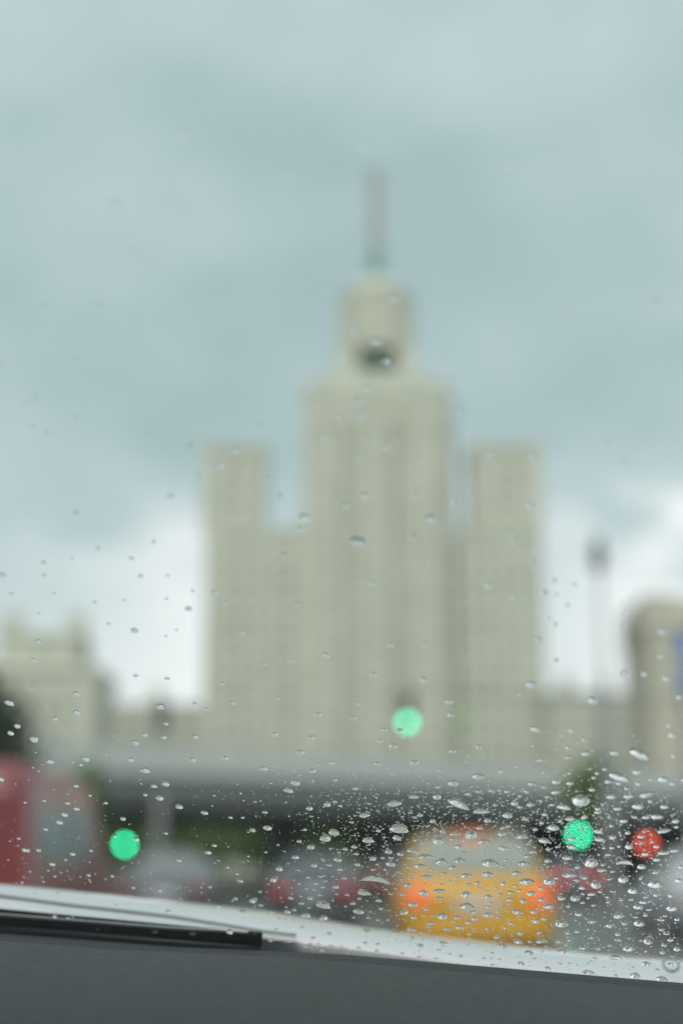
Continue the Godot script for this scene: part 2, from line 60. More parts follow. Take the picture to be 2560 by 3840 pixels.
# the lesser drops: right, up, width, height
const SMALL_DROPS := [
	219.1, -94.5, 4, 3.9, 220.3, -57.4, 5.8, 2.7, 188.6, -80.6, 5.6, 2.7, 54.9, 136, 4.4, 3.5, 0.7, -41.5, 4.7, 3.3, 243.2, 157.8, 4, 3.8, 170.2, 246.1, 4.3, 3.5, 167.4, -1.1, 4.5, 3.4, 160.6, -71.5, 4.2, 3.6, 219.6, -6.5, 5, 3,
	13.2, 20.9, 4.2, 3.6, 212, 30.1, 4.9, 3.1, -169.4, 207.9, 4.1, 3.7, -241.9, -59.5, 3.8, 3.9, -121.6, 6.7, 4.3, 3.5, 13.7, 151.3, 4.1, 3.6, 73.1, -7.8, 5.5, 2.8, 45, 104.4, 4.6, 3.3, -111.5, 136.3, 4.3, 3.5, 185.4, 54.6, 4.5, 3.3,
	-24.6, -77.2, 4.5, 3.3, 183.7, 76.5, 4.5, 3.3, -77.2, 462.8, 4.7, 3.1, 70.9, 379.5, 4.5, 3.3, 20.4, 340.6, 4.5, 3.3, 189, -74.2, 4, 3.7, 220.7, -85.9, 4.5, 3.3, 186, 58.1, 4.5, 3.3, -171.8, 153.7, 4.4, 3.3, 223.8, -107.8, 5.4, 2.7,
	133.3, -73.4, 4.4, 3.3, 175.7, 131.2, 4.1, 3.6, 236.5, -0.7, 3.9, 3.7, -42.3, 163.7, 4.1, 3.5, 25.2, 80.7, 4.5, 3.2, -45.6, -35.8, 4.6, 3.1, 19.3, 284.9, 4.3, 3.3, 171.3, -12.3, 4.4, 3.3, -229.3, 18.4, 4.3, 3.4, 171, 107.1, 5.1, 2.8,
	65.6, 53.4, 4.6, 3.1, 114.8, 118.2, 4.1, 3.5, -46.2, -93, 4.3, 3.3, -58.7, -87, 4.3, 3.3, 78.6, 36.4, 4.6, 3.1, 127.2, 315.4, 4.3, 3.3, -26.5, 249, 4.2, 3.3, -13.9, -65.7, 4, 3.6, 155.9, 291, 4.2, 3.3, 221.5, 20.1, 4.5, 3.1,
	-177.4, 87.1, 4.4, 3.2, -80.5, 391.5, 4.5, 3.1, -40.1, 375.6, 4.4, 3.2, 109, 76.3, 5, 2.8, -2, -3.3, 4, 3.5, -38.7, -41.9, 5.2, 2.6, -39.3, 332.8, 4.3, 3.2, 33.8, 303, 4.2, 3.2, 36.4, 147.6, 4.2, 3.2, 19, 245.5, 4.2, 3.3,
	96, -69.1, 3.2, 4.2, -104.4, -45.8, 4.8, 2.8, 26, 377.1, 4.3, 3.1, 47.6, 532.5, 4.6, 2.9, 235.3, 81.3, 4.1, 3.3, 138.3, -57.6, 4.2, 3.2, 237.3, 106.6, 4.2, 3.2, 98.9, 292.5, 4.1, 3.2, -93.3, 146.3, 3.8, 3.5, 99, 292.6, 4.1, 3.2,
	117.9, 76.7, 4.8, 2.7, 121.9, -21.3, 4.3, 3, 124.6, -26.3, 3.8, 3.5, -21.7, 224.1, 4, 3.2, 42, 160.1, 3.9, 3.3, -9, 1.4, 4.9, 2.6, 128, 75.8, 4.8, 2.7, 63.9, 317.6, 4.1, 3.1, 234.2, 192.1, 4, 3.2, 110.3, -30.5, 4.7, 2.8,
	-0.5, -99.7, 3.9, 3.3, 165.8, 504.5, 4.4, 2.9, 231.1, -56.9, 4.2, 3.1, 201.3, 82.1, 4.2, 3, 101.8, 73.8, 4.2, 3, -0.4, -13, 4.5, 2.8, 93.5, 208.6, 3.8, 3.3, -90.1, 22.9, 4.4, 2.9, -189.5, 69.4, 4.3, 2.9, 204.3, 376.8, 4.1, 3.1,
	173.5, 40.2, 4.4, 2.8, 183.7, -122.9, 3.5, 3.5, 142.5, 38.1, 3.8, 3.2, 114.2, -62.9, 3.5, 3.6, -100.7, 406.7, 4.2, 2.9, 199.4, 429.1, 4.1, 3, 203.7, 34.1, 3.8, 3.3, -44.1, 57.7, 4.6, 2.6, 150.5, 52.8, 4, 3.1, 213.9, -115.1, 3.9, 3.1,
	109.3, -67.8, 3.4, 3.5, -72.5, -86.2, 3.9, 3.1, 223.5, 335.8, 3.9, 3.1, 173.9, -91.2, 4.1, 2.9, 139.6, -23.8, 4, 3, 134.6, 60.5, 4.5, 2.6, 171.9, 191.9, 4.1, 2.9, 5.4, 199.6, 3.8, 3.2, 88.5, -19.2, 4.7, 2.5, -210.5, -74.8, 4, 3,
	-215.9, 41.6, 4, 3, 13.4, 13.4, 4, 2.9, -25.8, 27, 3.9, 3, 182.5, -87.2, 4, 2.9, 245.7, 432.6, 4, 2.9, -88.3, -36.8, 3.7, 3.2, 213.8, 81.6, 3.8, 3, 86.2, 362.7, 4, 2.9, 164.3, 40.3, 4.2, 2.7, 165.4, 270.4, 3.8, 3,
	-45.8, -49.4, 4.2, 2.7, 212.7, -46.3, 4.9, 2.4, 218.1, -30.4, 3.5, 3.3, -71, 428.3, 4.1, 2.8, 209.9, -52.4, 3.7, 3.1, 209.2, 49.7, 4, 2.9, 33.7, 37.8, 3.5, 3.2, 206.2, 77.4, 3.7, 3, -34.3, -97.8, 3.9, 2.9, -17.9, 345.5, 3.9, 2.9,
	-38, -82.4, 3.9, 2.9, 76.3, 307.4, 3.8, 3, 6.1, 18.7, 3.9, 2.9, 120.6, 39.4, 3.9, 2.9, 189.1, 12, 4.9, 2.3, 124.6, 41.4, 4.2, 2.7, 101.8, -40, 3.5, 3.2, 105.9, -56.4, 3.9, 2.9, 238.8, 456.9, 4, 2.8, 39.3, -31.3, 3.9, 2.8,
	219.7, -68.5, 4.2, 2.6, 189.5, -26.6, 4.5, 2.5, -27.2, -12.1, 4.2, 2.6, -44.8, 181.1, 3.4, 3.2, -135.3, 288.6, 3.8, 2.9, 52.9, -68.1, 4, 2.7, 49.2, -1.4, 4.7, 2.3, -47.7, 445.4, 4, 2.7, 155.8, 20.3, 4.6, 2.3, -22.9, -19.2, 3.9, 2.7,
	-167, 108.5, 3.6, 3, -81.3, 187.3, 4.2, 2.6, 147.5, 44.6, 3.4, 3.2, -75.2, 273.9, 3.7, 2.9, 1.2, -87.9, 3.7, 2.9, 50.1, 125.6, 3.5, 3.1, 220.3, 64.9, 3.2, 3.4, -16.4, 490, 4, 2.6, 153.5, -73.3, 3.6, 2.9, 91, 14.3, 4.4, 2.4,
	182.5, 122.9, 3.5, 3, 20.7, -47, 3.8, 2.7, 215.8, 349.3, 3.7, 2.8, 222.9, -73, 4.4, 2.4, 211.3, -32.7, 4.3, 2.5, 171.6, 116.3, 2.8, 3.7, -77.1, 288.2, 3.7, 2.8, -127.9, 77, 3.4, 3, 177.1, 254.9, 3.6, 2.9, -12.5, 197.1, 3.4, 3.1,
	116, -0.4, 3.9, 2.7, 146.7, -83.9, 3.6, 2.9, -18.6, -23, 4.1, 2.5, -4.9, -94, 4.1, 2.5, 167.4, -39, 3.9, 2.6, 187.9, -13.6, 4.4, 2.3, -102.2, 190.8, 4, 2.6, 118.9, 6.5, 4.7, 2.2, 130.1, 20.5, 5.1, 2, 82.2, 81.1, 3.9, 2.6,
	46.6, -74.6, 3.8, 2.7, 185.9, 87.8, 3.7, 2.7, 26.4, 327.3, 3.7, 2.8, -18, -11.3, 4.3, 2.3, -108.5, 387.6, 3.8, 2.7, 8.6, -97.2, 3.7, 2.7, -198, -10.3, 3.6, 2.8, -43.8, -70, 3.7, 2.7, -145.8, -27.9, 3.6, 2.8, 54.1, -47.9, 3.3, 3,
	71.7, -102.3, 3.7, 2.7, 81.8, -76, 3.6, 2.8, 153.9, 70.1, 3.7, 2.7, 174.7, -41.9, 4.1, 2.4, -64.7, -72.6, 3.9, 2.5, -93.4, 453.3, 3.8, 2.6, 235.9, 133.9, 3.5, 2.8, 27.6, -100.1, 3.9, 2.5, -70.5, -44.3, 4, 2.4, 37.6, 8.8, 4.2, 2.3,
	125.1, -84, 3.4, 2.8, 140.7, 75.5, 3.4, 2.9, 242.1, 84.5, 2.6, 3.7, 151.3, -87.2, 3.6, 2.6, 245.5, 431.5, 3.6, 2.6, 84.4, 28.4, 3.8, 2.5, 12.9, 89.4, 3.4, 2.8, 103.2, 270.3, 3.4, 2.7, 49, -13.8, 3.8, 2.5, -179.2, -11, 3.7, 2.5,
	10.7, -89, 3.7, 2.5, 160.2, 46.3, 3, 3.1, 193.6, 95.5, 3.7, 2.5, -18.1, 366.5, 3.6, 2.6, 168.6, -68.7, 2.4, 3.9, -113.5, 429.9, 3.7, 2.5, 110.8, 388.4, 3.6, 2.6, 192, 19, 3.8, 2.4, 193.4, 41.1, 3.2, 2.8, 61.6, 51.2, 3.9, 2.4,
	156.7, -43.3, 3.6, 2.6, 201.3, -35.4, 4, 2.3, 81.4, -12.6, 3.1, 3, 180.4, -27.1, 3.6, 2.5, -160.2, 69.1, 3.6, 2.6, 52.7, -105.6, 3.9, 2.3, -68.3, 163.8, 3.3, 2.7, 149.2, 18.1, 3.8, 2.4, 184.6, 1.5, 3.4, 2.6, 139.1, -46.5, 3.5, 2.5,
	-123.6, 36.4, 3.9, 2.3, 16.2, -60.2, 3.6, 2.5, -166.3, -24.8, 3.6, 2.4, 16.1, 46.7, 3.7, 2.3, -105.1, -23.2, 3.5, 2.5, -70.6, 52.6, 3.6, 2.5, 65.1, -3.9, 3.4, 2.5, 97.3, -24.1, 3.8, 2.3, 92.5, 26.8, 3.2, 2.7, 8.5, 67.6, 3.6, 2.4,
	11.2, 275.4, 3.3, 2.6, 190.7, -5.5, 3.8, 2.3, 40.1, -103.6, 3.7, 2.3, 170.2, -78.4, 3.4, 2.5, 170.4, -102.3, 3.5, 2.4, -60.9, 159.1, 3.3, 2.5, 118.4, 62.9, 3.7, 2.3, -19, 39.3, 3.4, 2.5, 174.3, 221, 3.2, 2.6, -30.5, 441.2, 3.5, 2.4,
	235.7, 39.6, 3.1, 2.7, -164.2, 33.3, 3.4, 2.4, 151.7, -12.6, 3.1, 2.7, 31.8, 9.1, 3.3, 2.5, -206.8, 72.3, 3.3, 2.5, 156.3, 62.3, 3.2, 2.6, 56.5, -94.9, 4.3, 1.9, 188.3, 91.9, 3, 2.7, 146.4, 164, 2.9, 2.8, 81.1, -81.3, 3.6, 2.3,
	26.3, 327.9, 3.3, 2.5, 184.9, -32.9, 3.5, 2.3, 88.8, -104.4, 3.5, 2.3, 152.8, 79.8, 3.3, 2.5, 74.1, -44.1, 3.7, 2.2, 194.4, -35.9, 3.8, 2.1, -2, -32, 3.9, 2.1, 51, -55, 3.5, 2.3, 144.5, -109.6, 3.2, 2.5, 137.1, 99.2, 3.5, 2.3,
	99.4, -44.3, 3.5, 2.2, -35.5, -19.4, 3.1, 2.5, -241, 31.6, 3.4, 2.3, 230.2, -103.5, 3.4, 2.3, 202.8, -54.7, 3.9, 2, -96.3, 297.2, 3.2, 2.4, 38.6, -80.6, 3.4, 2.3, -187.3, 17.7, 3.6, 2.1, -101.4, 382.9, 3.3, 2.3, -85.9, -1.1, 3.6, 2.1,
	223.3, -53, 3.5, 2.2, 185, -38.4, 3.2, 2.4, -35.1, -89.6, 3.5, 2.1, 154.2, -81.5, 3.1, 2.4, 85.8, 97.3, 3.2, 2.3, 16.5, 268.3, 3.1, 2.4, -59.3, 299.9, 3.1, 2.4, 192.7, -101.1, 3, 2.4, 171.6, -33.9, 2.8, 2.6, -18.7, 367.1, 3.2, 2.3,
	72.8, -61.5, 3.4, 2.1, -33.2, -4.3, 4.3, 1.7, -165.5, 264.9, 3.1, 2.3, 86.6, -68.8, 3.4, 2.1, 167.9, 425, 3.2, 2.3, 95.8, -98, 3.1, 2.3, 15.9, -102.5, 3.1, 2.3, -10, 166.8, 2.8, 2.6, -73.6, 399.4, 3.2, 2.2, 18.9, 284.2, 3, 2.4,
	6.4, -35.9, 3.1, 2.3, 136, 23.2, 3.6, 2, 30.6, -30.7, 3.7, 1.9, -26.5, 450.6, 3.2, 2.2, 204.7, -81, 2.5, 2.8, 59.2, 55.9, 3.7, 1.9, 70.2, -19.4, 2.8, 2.5, -111.5, 254.9, 3, 2.3, -22.8, -32.1, 3.5, 2, -230.4, -31.8, 3.1, 2.3,
	-67.5, -28.6, 2.7, 2.6, 126.2, -103.7, 4.1, 1.7, -59.7, -59.5, 3.4, 2.1, 11.3, 63.7, 2.9, 2.4, -138.2, 278.3, 3, 2.3, 137.1, 396.9, 3.1, 2.2, 164.7, -14.8, 3.4, 2, 182.8, 235.4, 2.9, 2.4, 221.8, 85.1, 2.9, 2.4, 108.4, -24, 3.2, 2.1,
	-40.3, 332.3, 3, 2.2, -225.9, -11.5, 3, 2.2, 53, -72.5, 3, 2.3, 106.3, -49.7, 2.8, 2.5, 9.2, -57.8, 3, 2.2, 94.1, -112.4, 2.9, 2.3, 75.9, -16.2, 3.6, 1.9, -169.7, 77.1, 2.6, 2.6, 188.4, 251, 2.8, 2.3, -44.6, 260.2, 2.9, 2.3,
	86.9, -83.5, 3.2, 2.1, -61.7, 52.3, 3.2, 2.1, 62.7, 24.7, 3, 2.2, 196.9, 20.4, 2.7, 2.4, 22.1, -3.7, 2.7, 2.4, 186.8, 18.8, 3.1, 2.1, 168.2, -29.4, 3, 2.1, -31.4, -25, 3.5, 1.8, 209.2, -12.6, 2.6, 2.5, -15, -16.3, 3.4, 1.9,
	-108.1, 403.6, 3, 2.1, 23.5, -60.3, 3, 2, 208.8, 23.6, 2.6, 2.3, -2, -57.8, 3, 2.1, 64.1, -99.8, 2.9, 2.1, -249.6, -32.3, 2.9, 2.1, -210.9, 7.5, 3.1, 2, 28, -25.3, 3.2, 1.9, 32.2, 65.4, 3.2, 1.9, -12.1, 6.9, 3.1, 2,
	-9.4, -31, 3.3, 1.8, -222.4, 70.6, 2.7, 2.2, 184.1, 96.1, 2.9, 2.1, -107.7, 236.5, 2.8, 2.2, 100.5, -26.6, 3.2, 1.9, 122.9, 77, 2.6, 2.3, -53.1, 15.5, 3.1, 1.9, 149.8, 118, 2.5, 2.3, 207.5, -93.3, 2.9, 2, 151.4, -109.1, 2.8, 2.1,
	100.3, -105.4, 2.7, 2.1, 108.1, -19.9, 2.7, 2.1, 168.5, 127.1, 2.3, 2.4, 85.9, -72.8, 3, 1.9, -14.9, -94.9, 2.9, 1.9, -231.2, -61.2, 2.6, 2.2, -18, -92.9, 2.4, 2.3, -54.9, -60.9, 3, 1.9, 170.3, 92.3, 2.6, 2.1, -47.7, 434.8, 2.8, 1.9,
	-63.6, -51.9, 2.4, 2.3, 31.1, -4, 2.7, 2, 57.8, -55.1, 2.9, 1.9, -57.5, 273.3, 2.6, 2, -15.1, -100.5, 2.7, 2, -255.6, -18.8, 2.6, 2.1, 105.9, 64.5, 3.1, 1.7, 167.4, -106, 2.8, 1.9, -33.9, -46.8, 2.8, 1.9, 172.1, 26.5, 2.6, 2,
	154.2, 93.2, 2.7, 2, 149.3, 66.4, 2.2, 2.3, 212.3, 23.9, 2.6, 1.9, 219.2, 24.9, 2.4, 2.1, 196.9, -112.2, 3, 1.7, 81.1, -68.1, 3, 1.7, -80.4, -8.6, 2.5, 2, -41.6, -89.4, 2.6, 1.9, 0.9, 286.2, 2.6, 2, -25.5, -26, 2.7, 1.8,
	26.3, 2, 2.7, 1.8, 58.1, 27.7, 2.3, 2.2, -37.9, 404.2, 2.6, 1.9, 174.9, 33.2, 3, 1.6, -226.8, -60.2, 2.1, 2.4, -51.4, -46.1, 2.6, 1.9, 40, -6.2, 2.7, 1.8, -208.1, -34, 2.5, 1.9, 163, -96.6, 3.2, 1.5, 136, 71.5, 2.6, 1.9,
	132.7, -95.8, 2.8, 1.7, 164.5, -108.9, 2.8, 1.7, -37.7, -33.7, 2.9, 1.6, -136.5, 263.6, 2.5, 1.9, 41, -14.4, 2.6, 1.8, 177.2, 244.2, 2.4, 2, -48.9, -61.2, 2.8, 1.7, 54.5, -34.2, 2.4, 2, 82, -16.7, 2.5, 1.9, -91.5, 255.1, 2.5, 1.9,
	-8.8, -11.1, 2.4, 1.9, -5.5, -44.9, 2.5, 1.8, 45.6, -25.5, 2.6, 1.7, -63.3, 254.9, 2.4, 1.9, -186.5, -45.2, 2.4, 1.9, -41.8, -95.8, 2.3, 2, 23.8, -104.2, 2.5, 1.8, 53.2, 52.1, 2.8, 1.6, 57.5, -18.9, 2.5, 1.8, -48.7, 68.6, 2.5, 1.7,
	178.9, 120.7, 2.3, 1.9, -57.2, 77.3, 2.3, 1.9, -229.1, -4.7, 2.4, 1.9, 0.8, 15.4, 2.3, 1.8, 36.6, 30.6, 2.1, 2, -237.3, -17.7, 2, 2.1, 35.3, -24.6, 2.4, 1.7, 94.7, -104.1, 2.2, 1.9, 12.1, -50.7, 2.5, 1.7, 167.4, 90.7, 2.3, 1.8,
	52.8, -7.6, 2.5, 1.6, -67.2, 11.1, 2.4, 1.7, -199.2, -15.4, 2.2, 1.9, 10.9, 113.8, 2.2, 1.8, 170.9, 226.5, 2.2, 1.8, -15.4, -2.1, 2.6, 1.5, 214.4, 217.6, 2.2, 1.8, -72.2, 223.9, 2.2, 1.7, 176.3, -112.8, 2.2, 1.7, -14, -38.4, 2.3, 1.6,
	-244.6, -6, 2, 1.9, -63.7, 229, 2.2, 1.7, -33.1, 87.1, 2.2, 1.7, 162.8, 32.8, 2.6, 1.5, -14.8, -10.3, 2.2, 1.7, -172.3, 111.3, 2.1, 1.8, -4.3, 19.3, 2, 1.8, -26, 103.7, 2, 1.8, -115.4, 290.5, 2.2, 1.6, -52, -23.6, 1.9, 1.8,
	37.5, -9.1, 2.5, 1.4, -127.5, 88.7, 1.5, 2.2, 88.5, 62, 2.1, 1.6, -42.2, 23.4, 2.1, 1.6, 72.2, 64.5, 2.3, 1.4, -11.8, 53.2, 2.1, 1.6, -91.6, -39.4, 1.9, 1.7, -113.5, -29.9, 1.9, 1.7, -179.7, 181.8, 1.8, 1.8, -91.1, 6.5, 2, 1.6,
	113.1, 64.7, 2, 1.6, -68.8, 6, 2.2, 1.4, 199.1, 423.8, 2.1, 1.5, 7.1, -13, 2.4, 1.3, -258.2, 7.2, 1.9, 1.7, 48.5, -30.3, 2.4, 1.3, -219.7, -7.2, 1.8, 1.7, -132, -36.7, 1.8, 1.7, -152.5, -25.3, 1.8, 1.7, 215.7, 227.8, 1.9, 1.6,
	-39.2, 3.1, 2.1, 1.5, -152, 247.8, 2, 1.5, -200.9, 102.9, 1.7, 1.8, -61.1, 37.2, 2.2, 1.4, -112.2, -23.7, 1.8, 1.7, -133.9, 136, 1.6, 1.8, -77.1, 75.4, 1.8, 1.6, -38.7, -15.4, 2, 1.4, -26.6, 67.7, 1.9, 1.5, -58.9, -19.6, 1.9, 1.5,
	-43.4, -30.9, 1.9, 1.5, -27.5, 53.5, 2, 1.4, -198.9, -17.9, 1.8, 1.5, -185.6, -14.7, 1.8, 1.5, -204.2, 106.6, 1.7, 1.6, -132, -25, 1.8, 1.5, -163.3, -12.1, 1.8, 1.5, -57.5, 86.7, 1.9, 1.4, -168.8, -1.9, 1.8, 1.5, -147.8, -8.1, 1.8, 1.5,
	-14.1, 99, 1.8, 1.4, -236.8, -12.6, 1.5, 1.7, 173.6, 22.3, 1.7, 1.5, -251.9, -12.3, 1.7, 1.5, -39.1, 16.3, 1.9, 1.3, -53.1, 159, 1.7, 1.5, -144.5, 118.3, 1.7, 1.4, -205.4, -11.7, 1.7, 1.5, -7.2, 73.7, 1.8, 1.4, -81.2, 64.9, 1.7, 1.4,
	-56.8, 69.9, 1.8, 1.3, -249, 28.8, 1.7, 1.4, -44.6, 69.4, 1.6, 1.5, -79.9, 21.6, 1.9, 1.2, -59, -13.5, 2.2, 1.1, -196.8, 121.8, 1.5, 1.5, -186.7, 78.7, 1.8, 1.3, 35.6, 79.8, 1.8, 1.3, 0.3, 18.4, 1.6, 1.4, 27.6, 42.1, 1.7, 1.3,
	-72.3, 5.1, 1.8, 1.2, -94.5, 3.8, 1.8, 1.2, -110, -38.5, 1.5, 1.5, -150, 92, 1.3, 1.6, -213.7, -5, 1.7, 1.3, -51.5, 54, 1.7, 1.2, -121.8, -28.2, 1.6, 1.3, -75.9, -46, 1.6, 1.3, -109.3, -19.4, 1.6, 1.3, -154, 3.9, 1.6, 1.3,
	-53.1, -35.6, 1.6, 1.3, -223.1, 90.3, 1.4, 1.5, -62.2, -28.8, 1.6, 1.3, -42.1, -24, 1.6, 1.3, -214.5, -15, 1.5, 1.3, -6.6, -14.3, 1.8, 1.1, 18.9, 76, 1.5, 1.3, -192.2, -8.7, 1.5, 1.3, -244.5, 23.6, 1.5, 1.3, -54.5, 110.4, 1.5, 1.2,
	-192.5, 4.9, 1.5, 1.3, -166.4, -0, 1.5, 1.3, -78.2, -33.4, 1.4, 1.3, -159.1, 4.3, 1.5, 1.3, -148.7, 46.5, 1.5, 1.2, -193.5, 31.5, 1.5, 1.2, -195.6, 83.8, 1.4, 1.3, -140, 12.5, 1.4, 1.2, -147.4, 16.9, 1.4, 1.2, -33.8, 5.5, 1.7, 1.1,
	-127, 92.8, 1.3, 1.4, -196, 109.5, 1.3, 1.2, -172.5, 26.9, 1.3, 1.2, -100.5, 33.1, 1.5, 1, 27.2, 75.7, 1.3, 1.1, -211.6, 94.4, 1.2, 1.1, -172.5, 39.1, 1.3, 1, -164.8, 55.8, 1.1, 1, -166.2, 51.4, 1.1, 1]

var M := {}
var taken := {}
var rng := RandomNumberGenerator.new()

# ---------------------------------------------------------------- helpers
func numbered(called: String) -> String:
	var n: int = taken.get(called, 0)
	taken[called] = n + 1
	return called if n == 0 else "%s_%03d" % [called, n]

func thing(called: String, label: String, category: String, at := Vector3.ZERO, turn := 0.0, group := "") -> Node3D:
	var o := Node3D.new()
	o.name = numbered(called)
	add_child(o)
	o.position = at
	o.rotation.y = turn
	tag(o, label, category, group)
	return o

func tag(o: Node, label: String, category: String, group := "") -> void:
	o.set_meta("label", label)
	o.set_meta("category", category)
	if group: o.set_meta("group", group)

func structure(o: Node) -> void:
	o.set_meta("kind", "structure")

func paint(c: Color, rough := 0.6, metal := 0.0, spec := 0.5) -> StandardMaterial3D:
	var m := StandardMaterial3D.new()
	m.albedo_color = c.linear_to_srgb()
	m.roughness = rough
	m.metallic = metal
	m.metallic_specular = spec
	return m

func grained(c1: Color, c2: Color, scale: float, rough: float, seed_ := 1, freq := 0.02) -> StandardMaterial3D:
	var m := paint(Color.WHITE, rough)
	var nz := FastNoiseLite.new()
	nz.seed = seed_
	nz.frequency = freq
	nz.fractal_octaves = 5
	var g := Gradient.new()
	g.set_color(0, c1.linear_to_srgb())
	g.set_color(1, c2.linear_to_srgb())
	var t := NoiseTexture2D.new()
	t.width = 256
	t.height = 256
	t.seamless = true
	t.noise = nz
	t.color_ramp = g
	m.albedo_texture = t
	m.uv1_triplanar = true
	m.uv1_world_triplanar = true
	m.uv1_scale = Vector3.ONE * scale
	return m

func glow(c: Color, energy: float, base := Color(0.3, 0.02, 0.02)) -> StandardMaterial3D:
	var m := paint(base, 0.3)
	m.emission_enabled = true
	m.emission = c.linear_to_srgb()
	m.emission_energy_multiplier = energy
	return m

func mb() -> SurfaceTool:
	var st := SurfaceTool.new()
	st.begin(Mesh.PRIMITIVE_TRIANGLES)
	return st

func put(called: String, st: SurfaceTool, m: Material, parent: Node, flat := false) -> MeshInstance3D:
	st.generate_normals()
	var o := MeshInstance3D.new()
	o.name = called
	o.mesh = st.commit()
	o.material_override = m
	parent.add_child(o, true)
	return o

func mesh(called: String, me: Mesh, m: Material, parent: Node, at := Vector3.ZERO) -> MeshInstance3D:
	var o := MeshInstance3D.new()
	o.name = called
	o.mesh = me
	o.material_override = m
	o.position = at
	parent.add_child(o, true)
	return o

func top(called: String, st: SurfaceTool, m: Material, label := "", category := "", group := "") -> MeshInstance3D:
	var o := put(numbered(called), st, m, self)
	if label: tag(o, label, category, group)
	return o

# corners a b c d run anticlockwise seen from outside
func quad(st: SurfaceTool, a: Vector3, b: Vector3, c: Vector3, d: Vector3, smooth := -1) -> void:
	st.set_smooth_group(smooth)
	for p in [a, c, b, a, d, c]:
		st.add_vertex(p)

# a box with chamfered upright and lying edges
func box(st: SurfaceTool, c: Vector3, s: Vector3, b := Basis.IDENTITY, bevel := 0.0) -> void:
	var h := s / 2.0
	var k: float = min(bevel, min(h.x, min(h.y, h.z)) * 0.9)
	if k <= 0.0:
		var v := []
		for x in [-1, 1]:
			for y in [-1, 1]:
				for z in [-1, 1]:
					v.append(c + b * Vector3(h.x * x, h.y * y, h.z * z))
		quad(st, v[0], v[1], v[3], v[2])
		quad(st, v[4], v[6], v[7], v[5])
		quad(st, v[0], v[4], v[5], v[1])
		quad(st, v[2], v[3], v[7], v[6])
		quad(st, v[0], v[2], v[6], v[4])
		quad(st, v[1], v[5], v[7], v[3])
		return
	var rings := []
	for e in [[-h.y, k], [-h.y + k, 0.0], [h.y - k, 0.0], [h.y, k]]:
		var i: float = e[1]
		var r := []
		for q in [[-1, -1], [1, -1], [1, 1], [-1, 1]]:
			var first := Vector3(q[0] * (h.x - i - k), e[0], q[1] * (h.z - i))
			var second := Vector3(q[0] * (h.x - i), e[0], q[1] * (h.z - i - k))
			if q[0] * q[1] < 0:
				var t := first
				first = second
				second = t
			r.append(c + b * second)
			r.append(c + b * first)
		rings.append(r)
	loft(st, rings, -1)

# skin through rings of points, both ends closed; the winding is put right by its volume
func loft(st: SurfaceTool, rings: Array, smooth := 1, closed := true) -> void:
	var n: int = rings[0].size()
	var f := []
	for i in rings.size() - 1:
		for j in n:
			var k := (j + 1) % n
			f.append([rings[i][j], rings[i][k], rings[i + 1][k], smooth])
			f.append([rings[i][j], rings[i + 1][k], rings[i + 1][j], smooth])
	if closed:
		for e in [0, rings.size() - 1]:
			var mid := Vector3.ZERO
			for p in rings[e]: mid += p / n
			for j in n:
				var k := (j + 1) % n
				f.append([rings[e][k], rings[e][j], mid, -1] if e == 0 else [rings[e][j], rings[e][k], mid, -1])
	var vol := 0.0
	var o: Vector3 = rings[0][0]
	for t in f:
		vol += (t[0] - o).dot((t[1] - o).cross(t[2] - o))
	for t in f:
		st.set_smooth_group(t[3])
		if vol > 0.0:
			st.add_vertex(t[0]); st.add_vertex(t[2]); st.add_vertex(t[1])
		else:
			st.add_vertex(t[0]); st.add_vertex(t[1]); st.add_vertex(t[2])

func tube(st: SurfaceTool, path: Array, radii: Array, sides := 10) -> void:
	var rings := []
	for i in path.size():
		var d: Vector3 = (path[min(i + 1, path.size() - 1)] - path[max(i - 1, 0)]).normalized()
		var x := d.cross(Vector3.FORWARD if absf(d.z) < 0.9 else Vector3.RIGHT).normalized()
		var y := d.cross(x)
		var r := []
		for j in sides:
			var a := TAU * j / sides
			r.append(path[i] + (x * cos(a) + y * sin(a)) * radii[i])
		rings.append(r)
	loft(st, rings)

# a plate of a given thickness on four corners; the corners run anticlockwise seen from outside
func plate(st: SurfaceTool, p: Array, thick: float) -> void:
	var nrm: Vector3 = (p[1] - p[0]).cross(p[3] - p[0]).normalized()
	var low := []
	var high := []
	for q in p:
		low.append(q - nrm * thick * 0.5)
		high.append(q + nrm * thick * 0.5)
	loft(st, [low, high], -1)

